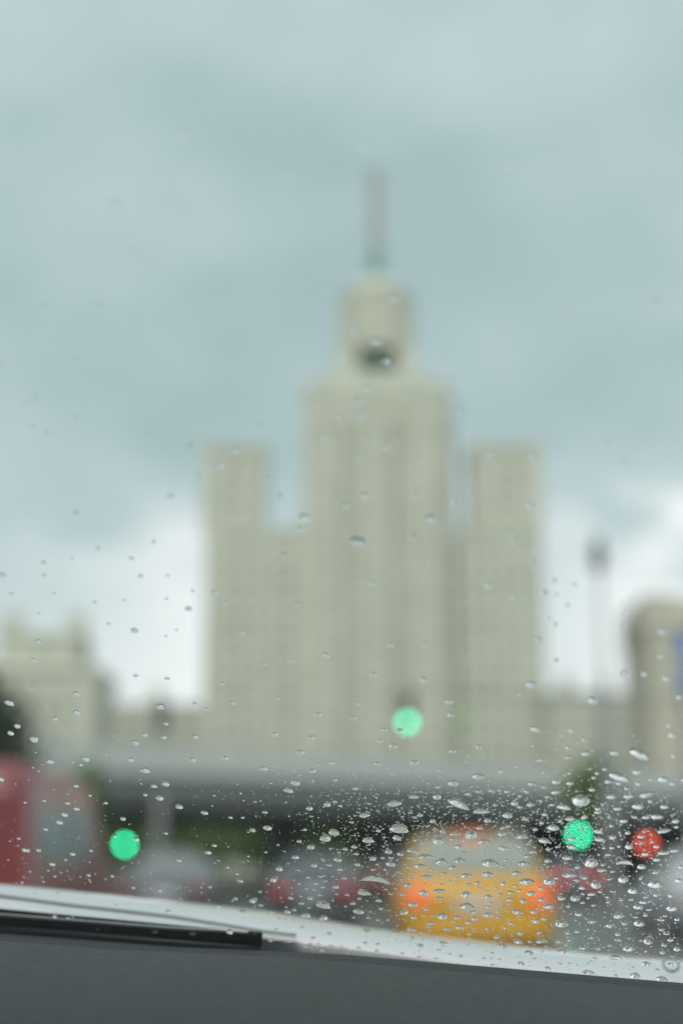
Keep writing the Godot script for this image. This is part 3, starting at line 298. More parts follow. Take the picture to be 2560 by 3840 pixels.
# ---------------------------------------------------------------- sky
func make_sky() -> PanoramaSkyMaterial:
	var w := 1024
	var h := 512
	var im := Image.create(w, h, false, Image.FORMAT_RGBF)
	var n1 := FastNoiseLite.new()
	n1.seed = 11
	n1.frequency = 1.0
	n1.fractal_octaves = 4
	var n2 := FastNoiseLite.new()
	n2.seed = 5
	n2.frequency = 1.0
	n2.fractal_octaves = 2
	var el_at := [-90.0, 0.0, 7.0, 13.0, 17.0, 22.0, 28.0, 34.0, 50.0, 90.0]
	var lum_at := [0.68, 0.68, 0.68, 0.61, 0.535, 0.52, 0.55, 0.60, 0.95, 1.5]
	for y in h:
		var el := 90.0 - (y + 0.5) / h * 180.0
		var k := 0
		while k < el_at.size() - 2 and el > el_at[k + 1]: k += 1
		var t: float = clampf((el - el_at[k]) / (el_at[k + 1] - el_at[k]), 0.0, 1.0)
		var base: float = lerpf(lum_at[k], lum_at[k + 1], t * t * (3.0 - 2.0 * t))
		for x in w:
			var az := ((x + 0.5) / w - 0.5) * TAU
			# noise on a sphere, squeezed upright so that the cloud lies in banks
			var d := Vector3(sin(az) * cos(deg_to_rad(el)), sin(deg_to_rad(el)) * 1.8, -cos(az) * cos(deg_to_rad(el)))
			var c := n1.get_noise_3dv(d * 4.2)
			var f := n1.get_noise_3dv(d * 11.0 + Vector3(7, 3, 1))
			var gap := n2.get_noise_3dv(Vector3(sin(az), 0.0, -cos(az)) * 2.1 + Vector3(SKY_SHIFT, 0, 0)) # broad breaks under the cloud base
			var edge := 14.5 + 4.0 * f
			var open := smoothstep(edge, edge - 4.0, el) * smoothstep(-0.3, 0.35, gap)
			var l := base * (1.0 + 0.15 * c + 0.05 * f)
			l = lerpf(l, 1.1, open)
			var s := clampf((l - 0.5) / 0.36, 0.0, 1.0)
			var col := Color(0.76, 1.03, 1.055).lerp(Color(0.94, 1.01, 1.01), s)
			im.set_pixel(x, y, Color(col.r * l, col.g * l, col.b * l))
	var p := PanoramaSkyMaterial.new()
	p.panorama = ImageTexture.create_from_image(im)
	return p

# ---------------------------------------------------------------- buildings
# A stone block: a glazed core behind piers and spandrels that stand proud of it on its front and two sides
func block(parent: Node, c: Vector3, s: Vector3, bays: int, floors: int, stone: Material, deep := 0.5) -> void:
	var st := mb()
	box(st, c, Vector3(s.x - deep * 2.0, s.y, s.z - deep * 2.0))
	put("glazing", st, M.far_glass, parent)
	for face in 3:
		var wide: float = s.x if face == 0 else s.z
		var nb: int = bays if face == 0 else int(max(2, round(bays * s.z / s.x)))
		var b := Basis(Vector3.UP, [0.0, PI / 2, -PI / 2][face])
		var out: float = (s.z if face == 0 else s.x) / 2.0
		for i in nb + 1:
			var pw: float = wide / nb * (0.68 if i % 4 else 0.86)
			var x: float = clampf(-wide / 2 + wide * i / nb, -wide / 2 + pw / 2, wide / 2 - pw / 2)
			st = mb()
			box(st, c + b * Vector3(x, 0, out - deep / 2 + (0.0 if i % 4 else 0.15)), Vector3(pw, s.y, deep), b)
			put("pier", st, stone, parent)
		for j in floors + 1:
			var ph: float = s.y / floors * 0.58
			var y: float = clampf(-s.y / 2 + s.y * j / floors, -s.y / 2 + ph / 2, s.y / 2 - ph / 2)
			st = mb()
			box(st, c + b * Vector3(0, y, out - deep / 2 - 0.12), Vector3(wide - deep * 2.0, ph, deep - 0.1), b)
			put("spandrel", st, stone, parent)
	st = mb()
	box(st, c + Vector3(0, s.y / 2 + 0.5, 0), Vector3(s.x + 1.0, 1.0, s.z + 1.0), Basis.IDENTITY, 0.3)
	put("cornice", st, stone, parent)

func pinnacle(parent: Node, at: Vector3, wide: float, tall: float, stone: Material) -> void:
	var st := mb()
	var rings := []
	for e in [[0.0, 1.0], [0.35, 1.0], [0.38, 1.15], [0.42, 1.15], [0.45, 0.8], [0.7, 0.45], [0.95, 0.12], [1.0, 0.03]]:
		var r := []
		for j in 8:
			var a := TAU * (j + 0.5) / 8
			r.append(at + Vector3(cos(a) * wide / 2 * e[1], tall * e[0], sin(a) * wide / 2 * e[1]))
		rings.append(r)
	loft(st, rings, -1)
	put("pinnacle", st, stone, parent)

func tower() -> void:
	var z := -312.0
	var t := thing("high_rise", "tall stepped beige stone tower with two side towers and a green-footed spire", "tower", Vector3(7.3, 0, z))
	var s: Material = M.stone
	# the broad lower body and the two side towers
	block(t, Vector3(-0.6, 34.9, 5), Vector3(70.6, 69.8, 26), 22, 17, s)
	block(t, Vector3(-30.5, 79.6, 11), Vector3(12.8, 17.6, 12.8), 4, 5, s)
	block(t, Vector3(28.1, 79.8, 10), Vector3(14.6, 18.0, 14.6), 4, 5, s)
	for x in [-36.2, -25.2, 22.2, 35.0]:
		pinnacle(t, Vector3(x, 89.3, 14.0), 2.6, 3.6, s)
	# the middle shaft stands forward of the body
	block(t, Vector3(0.4, 49.6, 7.0), Vector3(32.0, 99.2, 26), 13, 28, s, 0.7)
	for x in [-14.0, 14.8]:
		pinnacle(t, Vector3(x, 100.2, 17.5), 3.2, 6.0, s)
		pinnacle(t, Vector3(x, 100.2, 2.0), 3.2, 6.0, s)
	# three shallow bays run up its face with hollows between them
	for x in [-9.9, 0.4, 10.7]:
		block(t, Vector3(x, 46.5, 20.2), Vector3(6.2, 93.0, 2.4), 3, 26, s, 0.4)
	# set-back lantern with a deep arched loggia
	var st := mb()
	box(st, Vector3(0.4, 103.2, 9.0), Vector3(23.5, 6.0, 20), Basis.IDENTITY, 0.6)
	put("shoulder", st, s, t)
	for sx in [-1.0, 1.0]:
		st = mb()
		box(st, Vector3(0.5 + sx * 6.2, 109.2, 9.0), Vector3(3.6, 6.0, 15))
		put("loggia_pier", st, s, t)
	st = mb()
	box(st, Vector3(0.5, 109.2, 3.5), Vector3(8.8, 6.0, 4.0))
	put("loggia_back", st, s, t)
	for x in [-2.2, 0.5, 3.2]:
		st = mb()
		tube(st, [Vector3(x, 106.2, 15.4), Vector3(x, 109.0, 15.4), Vector3(x, 112.2, 15.4)], [0.5, 0.45, 0.4], 8)
		put("column", st, M.copper, t)
	st = mb()
	var rings := []
	for e in [[112.2, 8.4], [113.0, 8.6], [113.2, 7.9], [125.5, 7.9], [125.8, 8.4], [126.8, 8.4], [127.0, 7.0], [129.4, 5.6], [131.0, 3.6], [132.0, 1.9]]:
		var r := []
		for j in 16:
			var a := TAU * (j + 0.5) / 16
			r.append(Vector3(0.5 + cos(a) * e[1], e[0], 9.0 + sin(a) * e[1]))
		rings.append(r)
	loft(st, rings, -1)
	put("lantern", st, s, t)
	for j in 16:
		var a := TAU * j / 16
		if sin(a) < -0.3: continue
		st = mb()
		box(st, Vector3(0.5 + cos(a) * 8.0, 119.4, 9.0 + sin(a) * 8.0), Vector3(0.9, 11.8, 0.9), Basis(Vector3.UP, -a))
		put("rib", st, s, t)
	st = mb()
	rings = []
	for e in [[131.6, 2.1], [134.0, 1.75], [136.5, 1.4], [138.0, 1.15]]:
		var r := []
		for j in 8: r.append(Vector3(0.6 + cos(TAU * j / 8) * e[1], e[0], 9.0 + sin(TAU * j / 8) * e[1]))
		rings.append(r)
	loft(st, rings)
	put("spire_foot", st, M.copper, t)
	st = mb()
	tube(st, [Vector3(0.6, 137.9, 9), Vector3(0.6, 146.0, 9), Vector3(0.6, 156.0, 9)], [1.15, 0.95, 0.8], 8)
	put("spire", st, M.gilt, t)
	st = mb()
	for k in 2:
		var r0 := []
		for zz in [-0.5, 0.5]:
			var r := []
			for j in 10:
				var a := TAU * j / 10 + PI / 2
				var rad: float = 2.2 if j % 2 == 0 else 0.95
				r.append(Vector3(0.6 + cos(a) * rad, 157.6 + sin(a) * rad, 9 + zz))
			r0.append(r)
		if k == 0: loft(st, r0, -1)
	put("star", st, M.gilt, t)

func castle() -> void:
	var t := thing("corner_building", "beige stone block with two square roof turrets and a flat top between them", "building", Vector3(-50, 0, -236))
	block(t, Vector3(-2.0, 15.7, 0), Vector3(26, 31.4, 18), 8, 8, M.stone)
	block(t, Vector3(0.5, 34.7, 0), Vector3(13.6, 5.4, 10), 5, 2, M.stone)
	for x in [-4.8, 5.8]:
		var st := mb()
		box(st, Vector3(x, 39.6, 1), Vector3(3.0, 5.4, 3.4), Basis.IDENTITY, 0.3)
		put("turret", st, M.stone, t)

func low_building(called: String, label: String, at: Vector3, s: Vector3, bays: int, floors: int, m: Material, turrets := []) -> Node3D:
	var t := thing(called, label, "building", at)
	block(t, Vector3(0, s.y / 2, 0), s, bays, floors, m)
	for x in turrets:
		pinnacle(t, Vector3(x, s.y + 1.0, s.z * 0.3), 3.4, 5.0, m)
	return t

# ---------------------------------------------------------------- trees
func tree(called: String, label: String, at: Vector3, tall: float, crown_at: float, wide: float, m: Material, leaves := 1600, seed_ := 1, group := "") -> void:
	var r := RandomNumberGenerator.new()
	r.seed = seed_
	var t := thing(called, label, "tree", at, 0.0, group)
	var st := mb()
	tube(st, [Vector3.ZERO, Vector3(0.1, crown_at * 0.6, 0), Vector3(0, crown_at, 0.1), Vector3(0.1, lerpf(crown_at, tall, 0.6), 0)], [0.22, 0.17, 0.13, 0.05], 8)
	for i in 7:
		var a := TAU * i / 7 + r.randf() * 0.5
		var y := lerpf(crown_at * 0.9, tall * 0.75, r.randf())
		tube(st, [Vector3(0, y, 0), Vector3(cos(a) * wide * 0.25, y + 0.5, sin(a) * wide * 0.25), Vector3(cos(a) * wide * 0.42, y + 1.1, sin(a) * wide * 0.42)], [0.08, 0.05, 0.02], 5)
	put("trunk", st, M.bark, t)
	st = mb()
	st.set_smooth_group(-1)
	var clumps := []
	for i in 26:
		var d := Vector3(r.randfn(), r.randfn(), r.randfn()).normalized() * pow(r.randf(), 0.4)
		clumps.append(Vector3(d.x * wide * 0.42, lerpf(crown_at, tall, 0.5 + d.y * 0.42), d.z * wide * 0.42))
	for i in leaves:
		var c: Vector3 = clumps[r.randi() % clumps.size()]
		c += Vector3(r.randfn(), r.randfn(), r.randfn()) * wide * 0.085
		var x := Vector3(r.randfn(), r.randfn(), r.randfn()).normalized() * r.randf_range(0.1, 0.2)
		var y := x.cross(Vector3(r.randfn(), r.randfn(), r.randfn()).normalized()).normalized() * r.randf_range(0.06, 0.11)
		for p in [c - x, c + y, c + x, c - x, c + x, c - y]: st.add_vertex(p)
	put("crown", st, m, t)

# ---------------------------------------------------------------- vehicles
# profile rows: distance from the rear, underside, belt, top, half width at the belt, half width at the top
const SEDAN := [[0.0, 0.42, 0.80, 0.84, 0.74, 0.66], [0.06, 0.32, 0.86, 0.95, 0.82, 0.72], [0.25, 0.28, 0.90, 1.0, 0.87, 0.72], [0.62, 0.25, 0.92, 1.04, 0.88, 0.66], [0.95, 0.25, 0.93, 1.30, 0.89, 0.60], [1.25, 0.25, 0.93, 1.43, 0.89, 0.58], [1.8, 0.25, 0.93, 1.47, 0.89, 0.58], [2.5, 0.25, 0.93, 1.44, 0.89, 0.57], [2.95, 0.25, 0.93, 1.22, 0.89, 0.60], [3.35, 0.25, 0.92, 1.0, 0.89, 0.70], [3.9, 0.27, 0.84, 0.93, 0.86, 0.72], [4.35, 0.30, 0.72, 0.80, 0.80, 0.66], [4.5, 0.4, 0.6, 0.64, 0.70, 0.6]]
const HATCH := [[0.0, 0.42, 0.84, 0.92, 0.76, 0.70], [0.06, 0.30, 0.92, 1.04, 0.86, 0.74], [0.16, 0.28, 0.95, 1.20, 0.89, 0.70], [0.32, 0.27, 0.96, 1.42, 0.90, 0.66], [0.46, 0.27, 0.96, 1.52, 0.90, 0.65], [1.0, 0.27, 0.96, 1.58, 0.90, 0.65], [2.4, 0.27, 0.96, 1.56, 0.90, 0.64], [3.0, 0.27, 0.96, 1.26, 0.90, 0.66], [3.4, 0.27, 0.95, 1.05, 0.90, 0.74], [4.0, 0.29, 0.85, 0.95, 0.87, 0.74], [4.3, 0.34, 0.72, 0.80, 0.80, 0.66], [4.4, 0.42, 0.6, 0.64, 0.72, 0.6]]
const VAN := [[0.0, 0.45, 1.02, 1.78, 0.90, 0.80], [0.06, 0.36, 1.05, 1.94, 0.95, 0.84], [0.25, 0.32, 1.07, 2.02, 0.97, 0.86], [2.0, 0.32, 1.07, 2.05, 0.97, 0.86], [3.2, 0.32, 1.07, 2.02, 0.97, 0.85], [3.9, 0.32, 1.07, 1.68, 0.97, 0.82], [4.35, 0.32, 1.08, 1.25, 0.96, 0.84], [4.9, 0.34, 0.98, 1.10, 0.94, 0.82], [5.3, 0.40, 0.82, 0.92, 0.86, 0.74], [5.4, 0.48, 0.7, 0.76, 0.78, 0.66]]

func along(prof: Array, z: float, k: int) -> float:
	for i in prof.size() - 1:
		if z <= prof[i + 1][0]:
			return lerpf(prof[i][k], prof[i + 1][k], clampf((z - prof[i][0]) / (prof[i + 1][0] - prof[i][0]), 0, 1))
	return prof[-1][k]

# a point on the side glass: share 0 at the belt, 1 near the roof edge
func flank(prof: Array, z: float, share: float, side: float, out := 0.012) -> Vector3:
	var yb := along(prof, z, 2)
	var yt := along(prof, z, 3) - 0.07
	return Vector3(side * (lerpf(along(prof, z, 4) * 0.97, along(prof, z, 5), share) + out), lerpf(yb, yt, share), -z)

func car(called: String, label: String, category: String, prof: Array, at: Vector3, turn: float, coat: Material, lamp: Material, opts := {}) -> Node3D:
	var t := thing(called, label, category, at, turn)
	var st := mb()
	var rings := []
	for e in prof:
		var half := [[0.0, e[1]], [e[4] * 0.82, e[1]], [e[4] * 0.96, e[1] + 0.10], [e[4], lerpf(e[1], e[2], 0.5)], [e[4], lerpf(e[1], e[2], 0.8)], [e[4] * 0.97, e[2]], [e[5], e[3] - min(0.07, (e[3] - e[2]) * 0.5)], [e[5] - 0.09, e[3] - 0.01], [0.0, e[3] + 0.02]]
		var r := []
		for p in half: r.append(Vector3(p[0], p[1], -e[0]))
		for i in range(half.size() - 2, 0, -1): r.append(Vector3(-half[i][0], half[i][1], -e[0]))
		rings.append(r)
	loft(st, rings)
	put("body", st, coat, t)
	var long: float = prof[-1][0]
	for x in [-1.0, 1.0]:
		for z in [long * 0.19, long * 0.80]:
			var w := Node3D.new()
			w.name = "wheel"
			t.add_child(w, true)
			w.position = Vector3(x * (along(prof, z, 4) - 0.10), 0.32, -z)
			st = mb()
			var rr := []
			for e in [[-0.10, 0.24], [-0.10, 0.29], [-0.07, 0.32], [0.07, 0.32], [0.10, 0.29], [0.10, 0.24]]:
				var r := []
				for j in 20: r.append(Vector3(e[0], cos(TAU * j / 20) * e[1], sin(TAU * j / 20) * e[1]))
				rr.append(r)
			loft(st, rr)
			put("tyre", st, M.rubber, w)
			st = mb()
			rr = []
			for e in [[-0.108, 0.12], [-0.112, 0.2], [-0.09, 0.235], [0.09, 0.235], [0.112, 0.2], [0.108, 0.12]]:
				var r := []
				for j in 20: r.append(Vector3(e[0], cos(TAU * j / 20) * e[1], sin(TAU * j / 20) * e[1]))
				rr.append(r)
			loft(st, rr)
			put("rim", st, M.steel, w)
	# rear glass lies on the slope between its foot and its head
	var g: Array = opts.get("rear_glass", [0.09, 0.36])
	var hw := [0.60, 0.53]
	var pts := []
	for q in [[-1, 0], [1, 0], [1, 1], [-1, 1]]:
		var z: float = g[q[1]]
		pts.append(Vector3(q[0] * (hw[q[1]] + opts.get("wider", 0.0)), along(prof, z, 3) + 0.03 + opts.get("lift", 0.0) * (1 - q[1]), -z + 0.015))
	st = mb()
	plate(st, pts, 0.02)
	put("rear_window", st, opts.get("rear_glass_material", M.wet_glass), t)
	var lo: float = opts.get("glass_low", 0.06)
	var hi: float = opts.get("glass_high", 0.9)
	for sx in [-1.0, 1.0]:
		for e in opts.get("side_glass", [[1.05, 1.65], [1.72, 2.45]]):
			st = mb()
			var c := [flank(prof, e[0], lo, sx), flank(prof, e[1], lo, sx), flank(prof, e[1], hi, sx), flank(prof, e[0], hi, sx)]
			if sx < 0: c.reverse()
			plate(st, c, 0.014)
			put("side_window", st, opts.get("side_glass_material", M.wet_glass), t)
		var ly: float = opts.get("lamp_y", 0.78)
		var lw: float = opts.get("lamp_w", 0.2)
		var lh: float = opts.get("lamp_h", 0.16)
		st = mb()
		box(st, Vector3(sx * opts.get("lamp_x", 0.68), ly, 0.015 - opts.get("lamp_in", 0.0)), Vector3(lw, lh, 0.09), Basis(Vector3.UP, sx * 0.22), 0.02)
		put("tail_light", st, lamp, t)
	st = mb()
	box(st, Vector3(0, opts.get("plate_y", 0.68), 0.03), Vector3(0.5, 0.12, 0.03), Basis.IDENTITY, 0.006)
	put("number_plate", st, M.plate_white, t)
	st = mb()
	box(st, Vector3(0, 0.46, 0.03), Vector3(1.5, 0.16, 0.14), Basis.IDENTITY, 0.05)
	put("bumper", st, opts.get("bumper", coat), t)
	if opts.has("high_lamp"):
		st = mb()
		box(st, opts.high_lamp, opts.get("high_size", Vector3(0.34, 0.05, 0.05)), Basis.IDENTITY, 0.012)
		put("brake_light", st, lamp, t)
	return t

# ---------------------------------------------------------------- street furniture
func signal_head(parent: Node, at: Vector3, lit: int, mats: Array, size := 0.3) -> void:
	var st := mb()
	box(st, at, Vector3(size * 1.25, size * 3.4, 0.24), Basis.IDENTITY, 0.04)
	var h := put("housing", st, M.black, parent)
	for i in 3:
		var y := (1 - i) * size * 1.08
		st = mb()
		var rings := []
		for e in [[0.0, 1.0], [0.03, 0.97], [0.05, 0.75], [0.06, 0.4], [0.063, 0.1]]:
			var r := []
			for j in 20: r.append(at + Vector3(cos(TAU * j / 20) * e[1] * size / 2, y + sin(TAU * j / 20) * e[1] * size / 2, 0.122 + e[0]))
			rings.append(r)
		loft(st, rings)
		put("lens", st, mats[1] if i == lit else mats[0], h)
		st = mb()
		var outer := []
		var inner := []
		for j in 13:
			var a := PI * j / 12
			outer.append(Vector3(cos(a), sin(a), 0) * (size / 2 + 0.018))
			inner.append(Vector3(cos(a), sin(a), 0) * (size / 2 + 0.006))
		for j in 12:
			for zz in [[0.12, 0.30]]:
				var a0: Vector3 = at + Vector3(0, y, 0)
				quad(st, a0 + outer[j] + Vector3(0, 0, zz[1]), a0 + outer[j + 1] + Vector3(0, 0, zz[1]), a0 + outer[j + 1] + Vector3(0, 0, zz[0]), a0 + outer[j] + Vector3(0, 0, zz[0]))
				quad(st, a0 + inner[j] + Vector3(0, 0, zz[0]), a0 + inner[j + 1] + Vector3(0, 0, zz[0]), a0 + inner[j + 1] + Vector3(0, 0, zz[1]), a0 + inner[j] + Vector3(0, 0, zz[1]))
				quad(st, a0 + inner[j] + Vector3(0, 0, zz[1]), a0 + inner[j + 1] + Vector3(0, 0, zz[1]), a0 + outer[j + 1] + Vector3(0, 0, zz[1]), a0 + outer[j] + Vector3(0, 0, zz[1]))
		put("visor", st, M.black, h)

func pole_signal(label: String, x: float, y: float, z: float, lamp: Material, lit := 2, category := "traffic light") -> void:
	# y: height of the lit lens
	var t := thing("traffic_light", label, category, Vector3(x, 0.12, z))
	var mid := y - 0.12 + (lit - 1) * 0.324
	var st := mb()
	tube(st, [Vector3(0, 0, -0.2), Vector3(0, 0.5, -0.2), Vector3(0, mid + 0.9, -0.2)], [0.09, 0.07, 0.06], 10)
	put("pole", st, M.galvanised, t)
	st = mb()
	box(st, Vector3(0, mid, -0.14), Vector3(0.08, 0.5, 0.12))
	put("bracket", st, M.black, t)
	signal_head(t, Vector3(0, mid, 0.04), lit, [M.dead_lens, lamp])

# ---------------------------------------------------------------- rain
# one drop of unit width and height on the plane z = 0, bulging to -z; kind bends or tapers its outline
func drop_mesh(kind: int, seed_: int, segs := 22, steps := 6) -> ArrayMesh:
	var r := RandomNumberGenerator.new()
	r.seed = seed_
	var ph := [r.randf() * TAU, r.randf() * TAU, r.randf() * TAU]
	var am := [r.randf_range(0.01, 0.05), r.randf_range(0.01, 0.04), r.randf_range(0.0, 0.03)]
	var place := func(q: float, a: float) -> Vector3:
		var rad: float = q * (1.0 + am[0] * sin(2 * a + ph[0]) + am[1] * sin(3 * a + ph[1]) + am[2] * sin(5 * a + ph[2]))
		var p := Vector2(cos(a), sin(a)) * rad * 0.5
		# fullest near its upper edge, shaped so the body looks bright below a dark rim
		var z: float = pow(maxf(0.0, 1.0 - q * q), 0.7) * (1.0 + 0.55 * p.y * 2.0)
		if kind == 1: p.y *= 1.0 - 0.75 * p.x            # tapered to one side
		if kind == 2: p.y += 0.55 - 2.4 * p.x * p.x * 0.9   # a bent bead
		if kind == 2: p.y -= 0.35
		if kind == 3:                                     # a bead with a thin tail
			p.x *= 1.0
			p.y *= 0.35 + 0.65 * smoothstep(-0.5, 0.2, p.x)
		return Vector3(p.x, p.y, -z * 0.5)
	var verts := PackedVector3Array()
	var norms := PackedVector3Array()
	var idx := PackedInt32Array()
	var qs := []
	for i in steps + 1: qs.append(sin(PI / 2 * i / steps))
	for i in steps + 1:
		for j in segs:
			var a := TAU * j / segs
			var q: float = qs[i]
			verts.append(place.call(q, a))
			var e := 0.004
			var qa: float = clampf(q, 0.02, 0.985)
			var du: Vector3 = place.call(qa + e, a) - place.call(qa - e, a)
			var dv: Vector3 = place.call(qa, a + 0.02) - place.call(qa, a - 0.02)
			var n := du.cross(dv).normalized()
			if n.z > 0: n = -n
			norms.append(n if i > 0 else Vector3(0, -0.0, -1))
	for i in steps:
		for j in segs:
			var k := (j + 1) % segs
			var a := i * segs + j
			var b := i * segs + k
			var c := (i + 1) * segs + k
			var d := (i + 1) * segs + j
			# the outside of the cap looks to -z
			if i > 0: idx.append_array([a, c, b])
			idx.append_array([a, d, c])
	var base := verts.size()
	for j in segs:
		verts.append(place.call(1.0, TAU * j / segs) * Vector3(1, 1, 0))
		norms.append(Vector3(0, 0, 1))
	for j in range(1, segs - 1):
		idx.append_array([base, base + j + 1, base + j])
	var arr := []
	arr.resize(Mesh.ARRAY_MAX)
	arr[Mesh.ARRAY_VERTEX] = verts
	arr[Mesh.ARRAY_NORMAL] = norms
	arr[Mesh.ARRAY_INDEX] = idx
	var me := ArrayMesh.new()
	me.add_surface_from_arrays(Mesh.PRIMITIVE_TRIANGLES, arr)
	me.surface_set_material(0, M.water)
	return me

func rain() -> void:
	var round_ := []
	for i in 6: round_.append(drop_mesh(0, 20 + i))
	var taper := [drop_mesh(1, 3), drop_mesh(1, 4)]
	var bent := [drop_mesh(2, 8)]
	var tailed := drop_mesh(3, 9)
	for i in DROPS.size() / 5:
		var u: float = DROPS[i * 5] / 1000.0
		var v: float = DROPS[i * 5 + 1] / 1000.0
		var w: float = DROPS[i * 5 + 2] / 1000.0
		var h: float = DROPS[i * 5 + 3] / 1000.0
		var turn: float = deg_to_rad(DROPS[i * 5 + 4])
		var me: ArrayMesh = round_[i % 6]
		var label := "medium oval raindrop clinging to the outside of the windscreen"
		var group := "medium raindrops on the windscreen"
		var tall: float = min(w, h) * 0.52
		if w / h > 2.6:
			me = bent[0]
			tall = h * 0.75
			label = "long thin bent raindrop lying across the windscreen"
			group = "bent raindrops on the windscreen"
		elif w / h > 1.75:
			me = taper[i % 2]
			label = "stretched raindrop tapering to one side on the windscreen"
			group = "stretched raindrops on the windscreen"
		elif sqrt(w * h) > 0.0062:
			label = "large fat raindrop on the outside of the windscreen"
			group = "large raindrops on the windscreen"
		elif sqrt(w * h) < 0.0042:
			label = "small round raindrop on the outside of the windscreen"
			group = "small raindrops on the windscreen"
		var o := MeshInstance3D.new()
		o.name = numbered("raindrop")
		o.mesh = me
		add_child(o)
		var b := Basis(Vector3(cos(turn), sin(turn), 0) * w, Vector3(-sin(turn), cos(turn), 0) * h, Vector3(0, 0, 1) * tall)
		o.transform = glass_frame * Transform3D(b, Vector3(u, v, -0.0002))
		tag(o, label, "raindrop", group)
	# droplets too many and too small to count
	var mm := MultiMesh.new()
	mm.transform_format = MultiMesh.TRANSFORM_3D
	mm.mesh = drop_mesh(0, 55, 12, 4)
	var all := []
	for i in SMALL_DROPS.size() / 4:
		all.append([SMALL_DROPS[i * 4], SMALL_DROPS[i * 4 + 1], SMALL_DROPS[i * 4 + 2], SMALL_DROPS[i * 4 + 3]])
	rng.seed = 77
	var made := 0
	while made < 8500:
		var u := rng.randf_range(-320.0, 300.0)
		var v := rng.randf_range(-150.0, 240.0)
		# thickest in the swept corner low on the right, thin to the left, none high up
		var low := smoothstep(150.0 - maxf(0.0, -u) * 0.2, 20.0, v)
		var right := smoothstep(-70.0, 60.0, u + v * 0.25)
		var core := exp(-pow((u - 110.0) / 110.0, 2.0) - pow((v - 45.0) / 45.0, 2.0))
		var p := low * (0.10 + 0.42 * right) + core * 0.55
		p *= 0.35 if v < -85.0 - u * 0.07 else 1.0
		if rng.randf() > p: continue
		var s := 0.35 + 0.6 * pow(rng.randf(), 2.2) + (0.9 * pow(rng.randf(), 3.5) if right > 0.5 else 0.0)
		all.append([u, v, s * 1.15, s])
		made += 1
	mm.instance_count = all.size()
	for i in all.size():
		var e: Array = all[i]
		var b := Basis(Vector3(e[2], 0, 0) / 1000.0, Vector3(0, e[3], 0) / 1000.0, Vector3(0, 0, 0.48 * min(e[2], e[3])) / 1000.0)
		mm.set_instance_transform(i, glass_frame * Transform3D(b.rotated(Vector3(0, 0, 1), rng.randf_range(-0.25, 0.25)), Vector3(e[0] / 1000.0, e[1] / 1000.0, -0.0002)))
	var o := MultiMeshInstance3D.new()
	o.name = "fine_droplets"
	o.multimesh = mm
	add_child(o)
	o.set_meta("kind", "stuff")
	tag(o, "fine droplets of rain scattered over the windscreen between the bigger drops", "droplets")

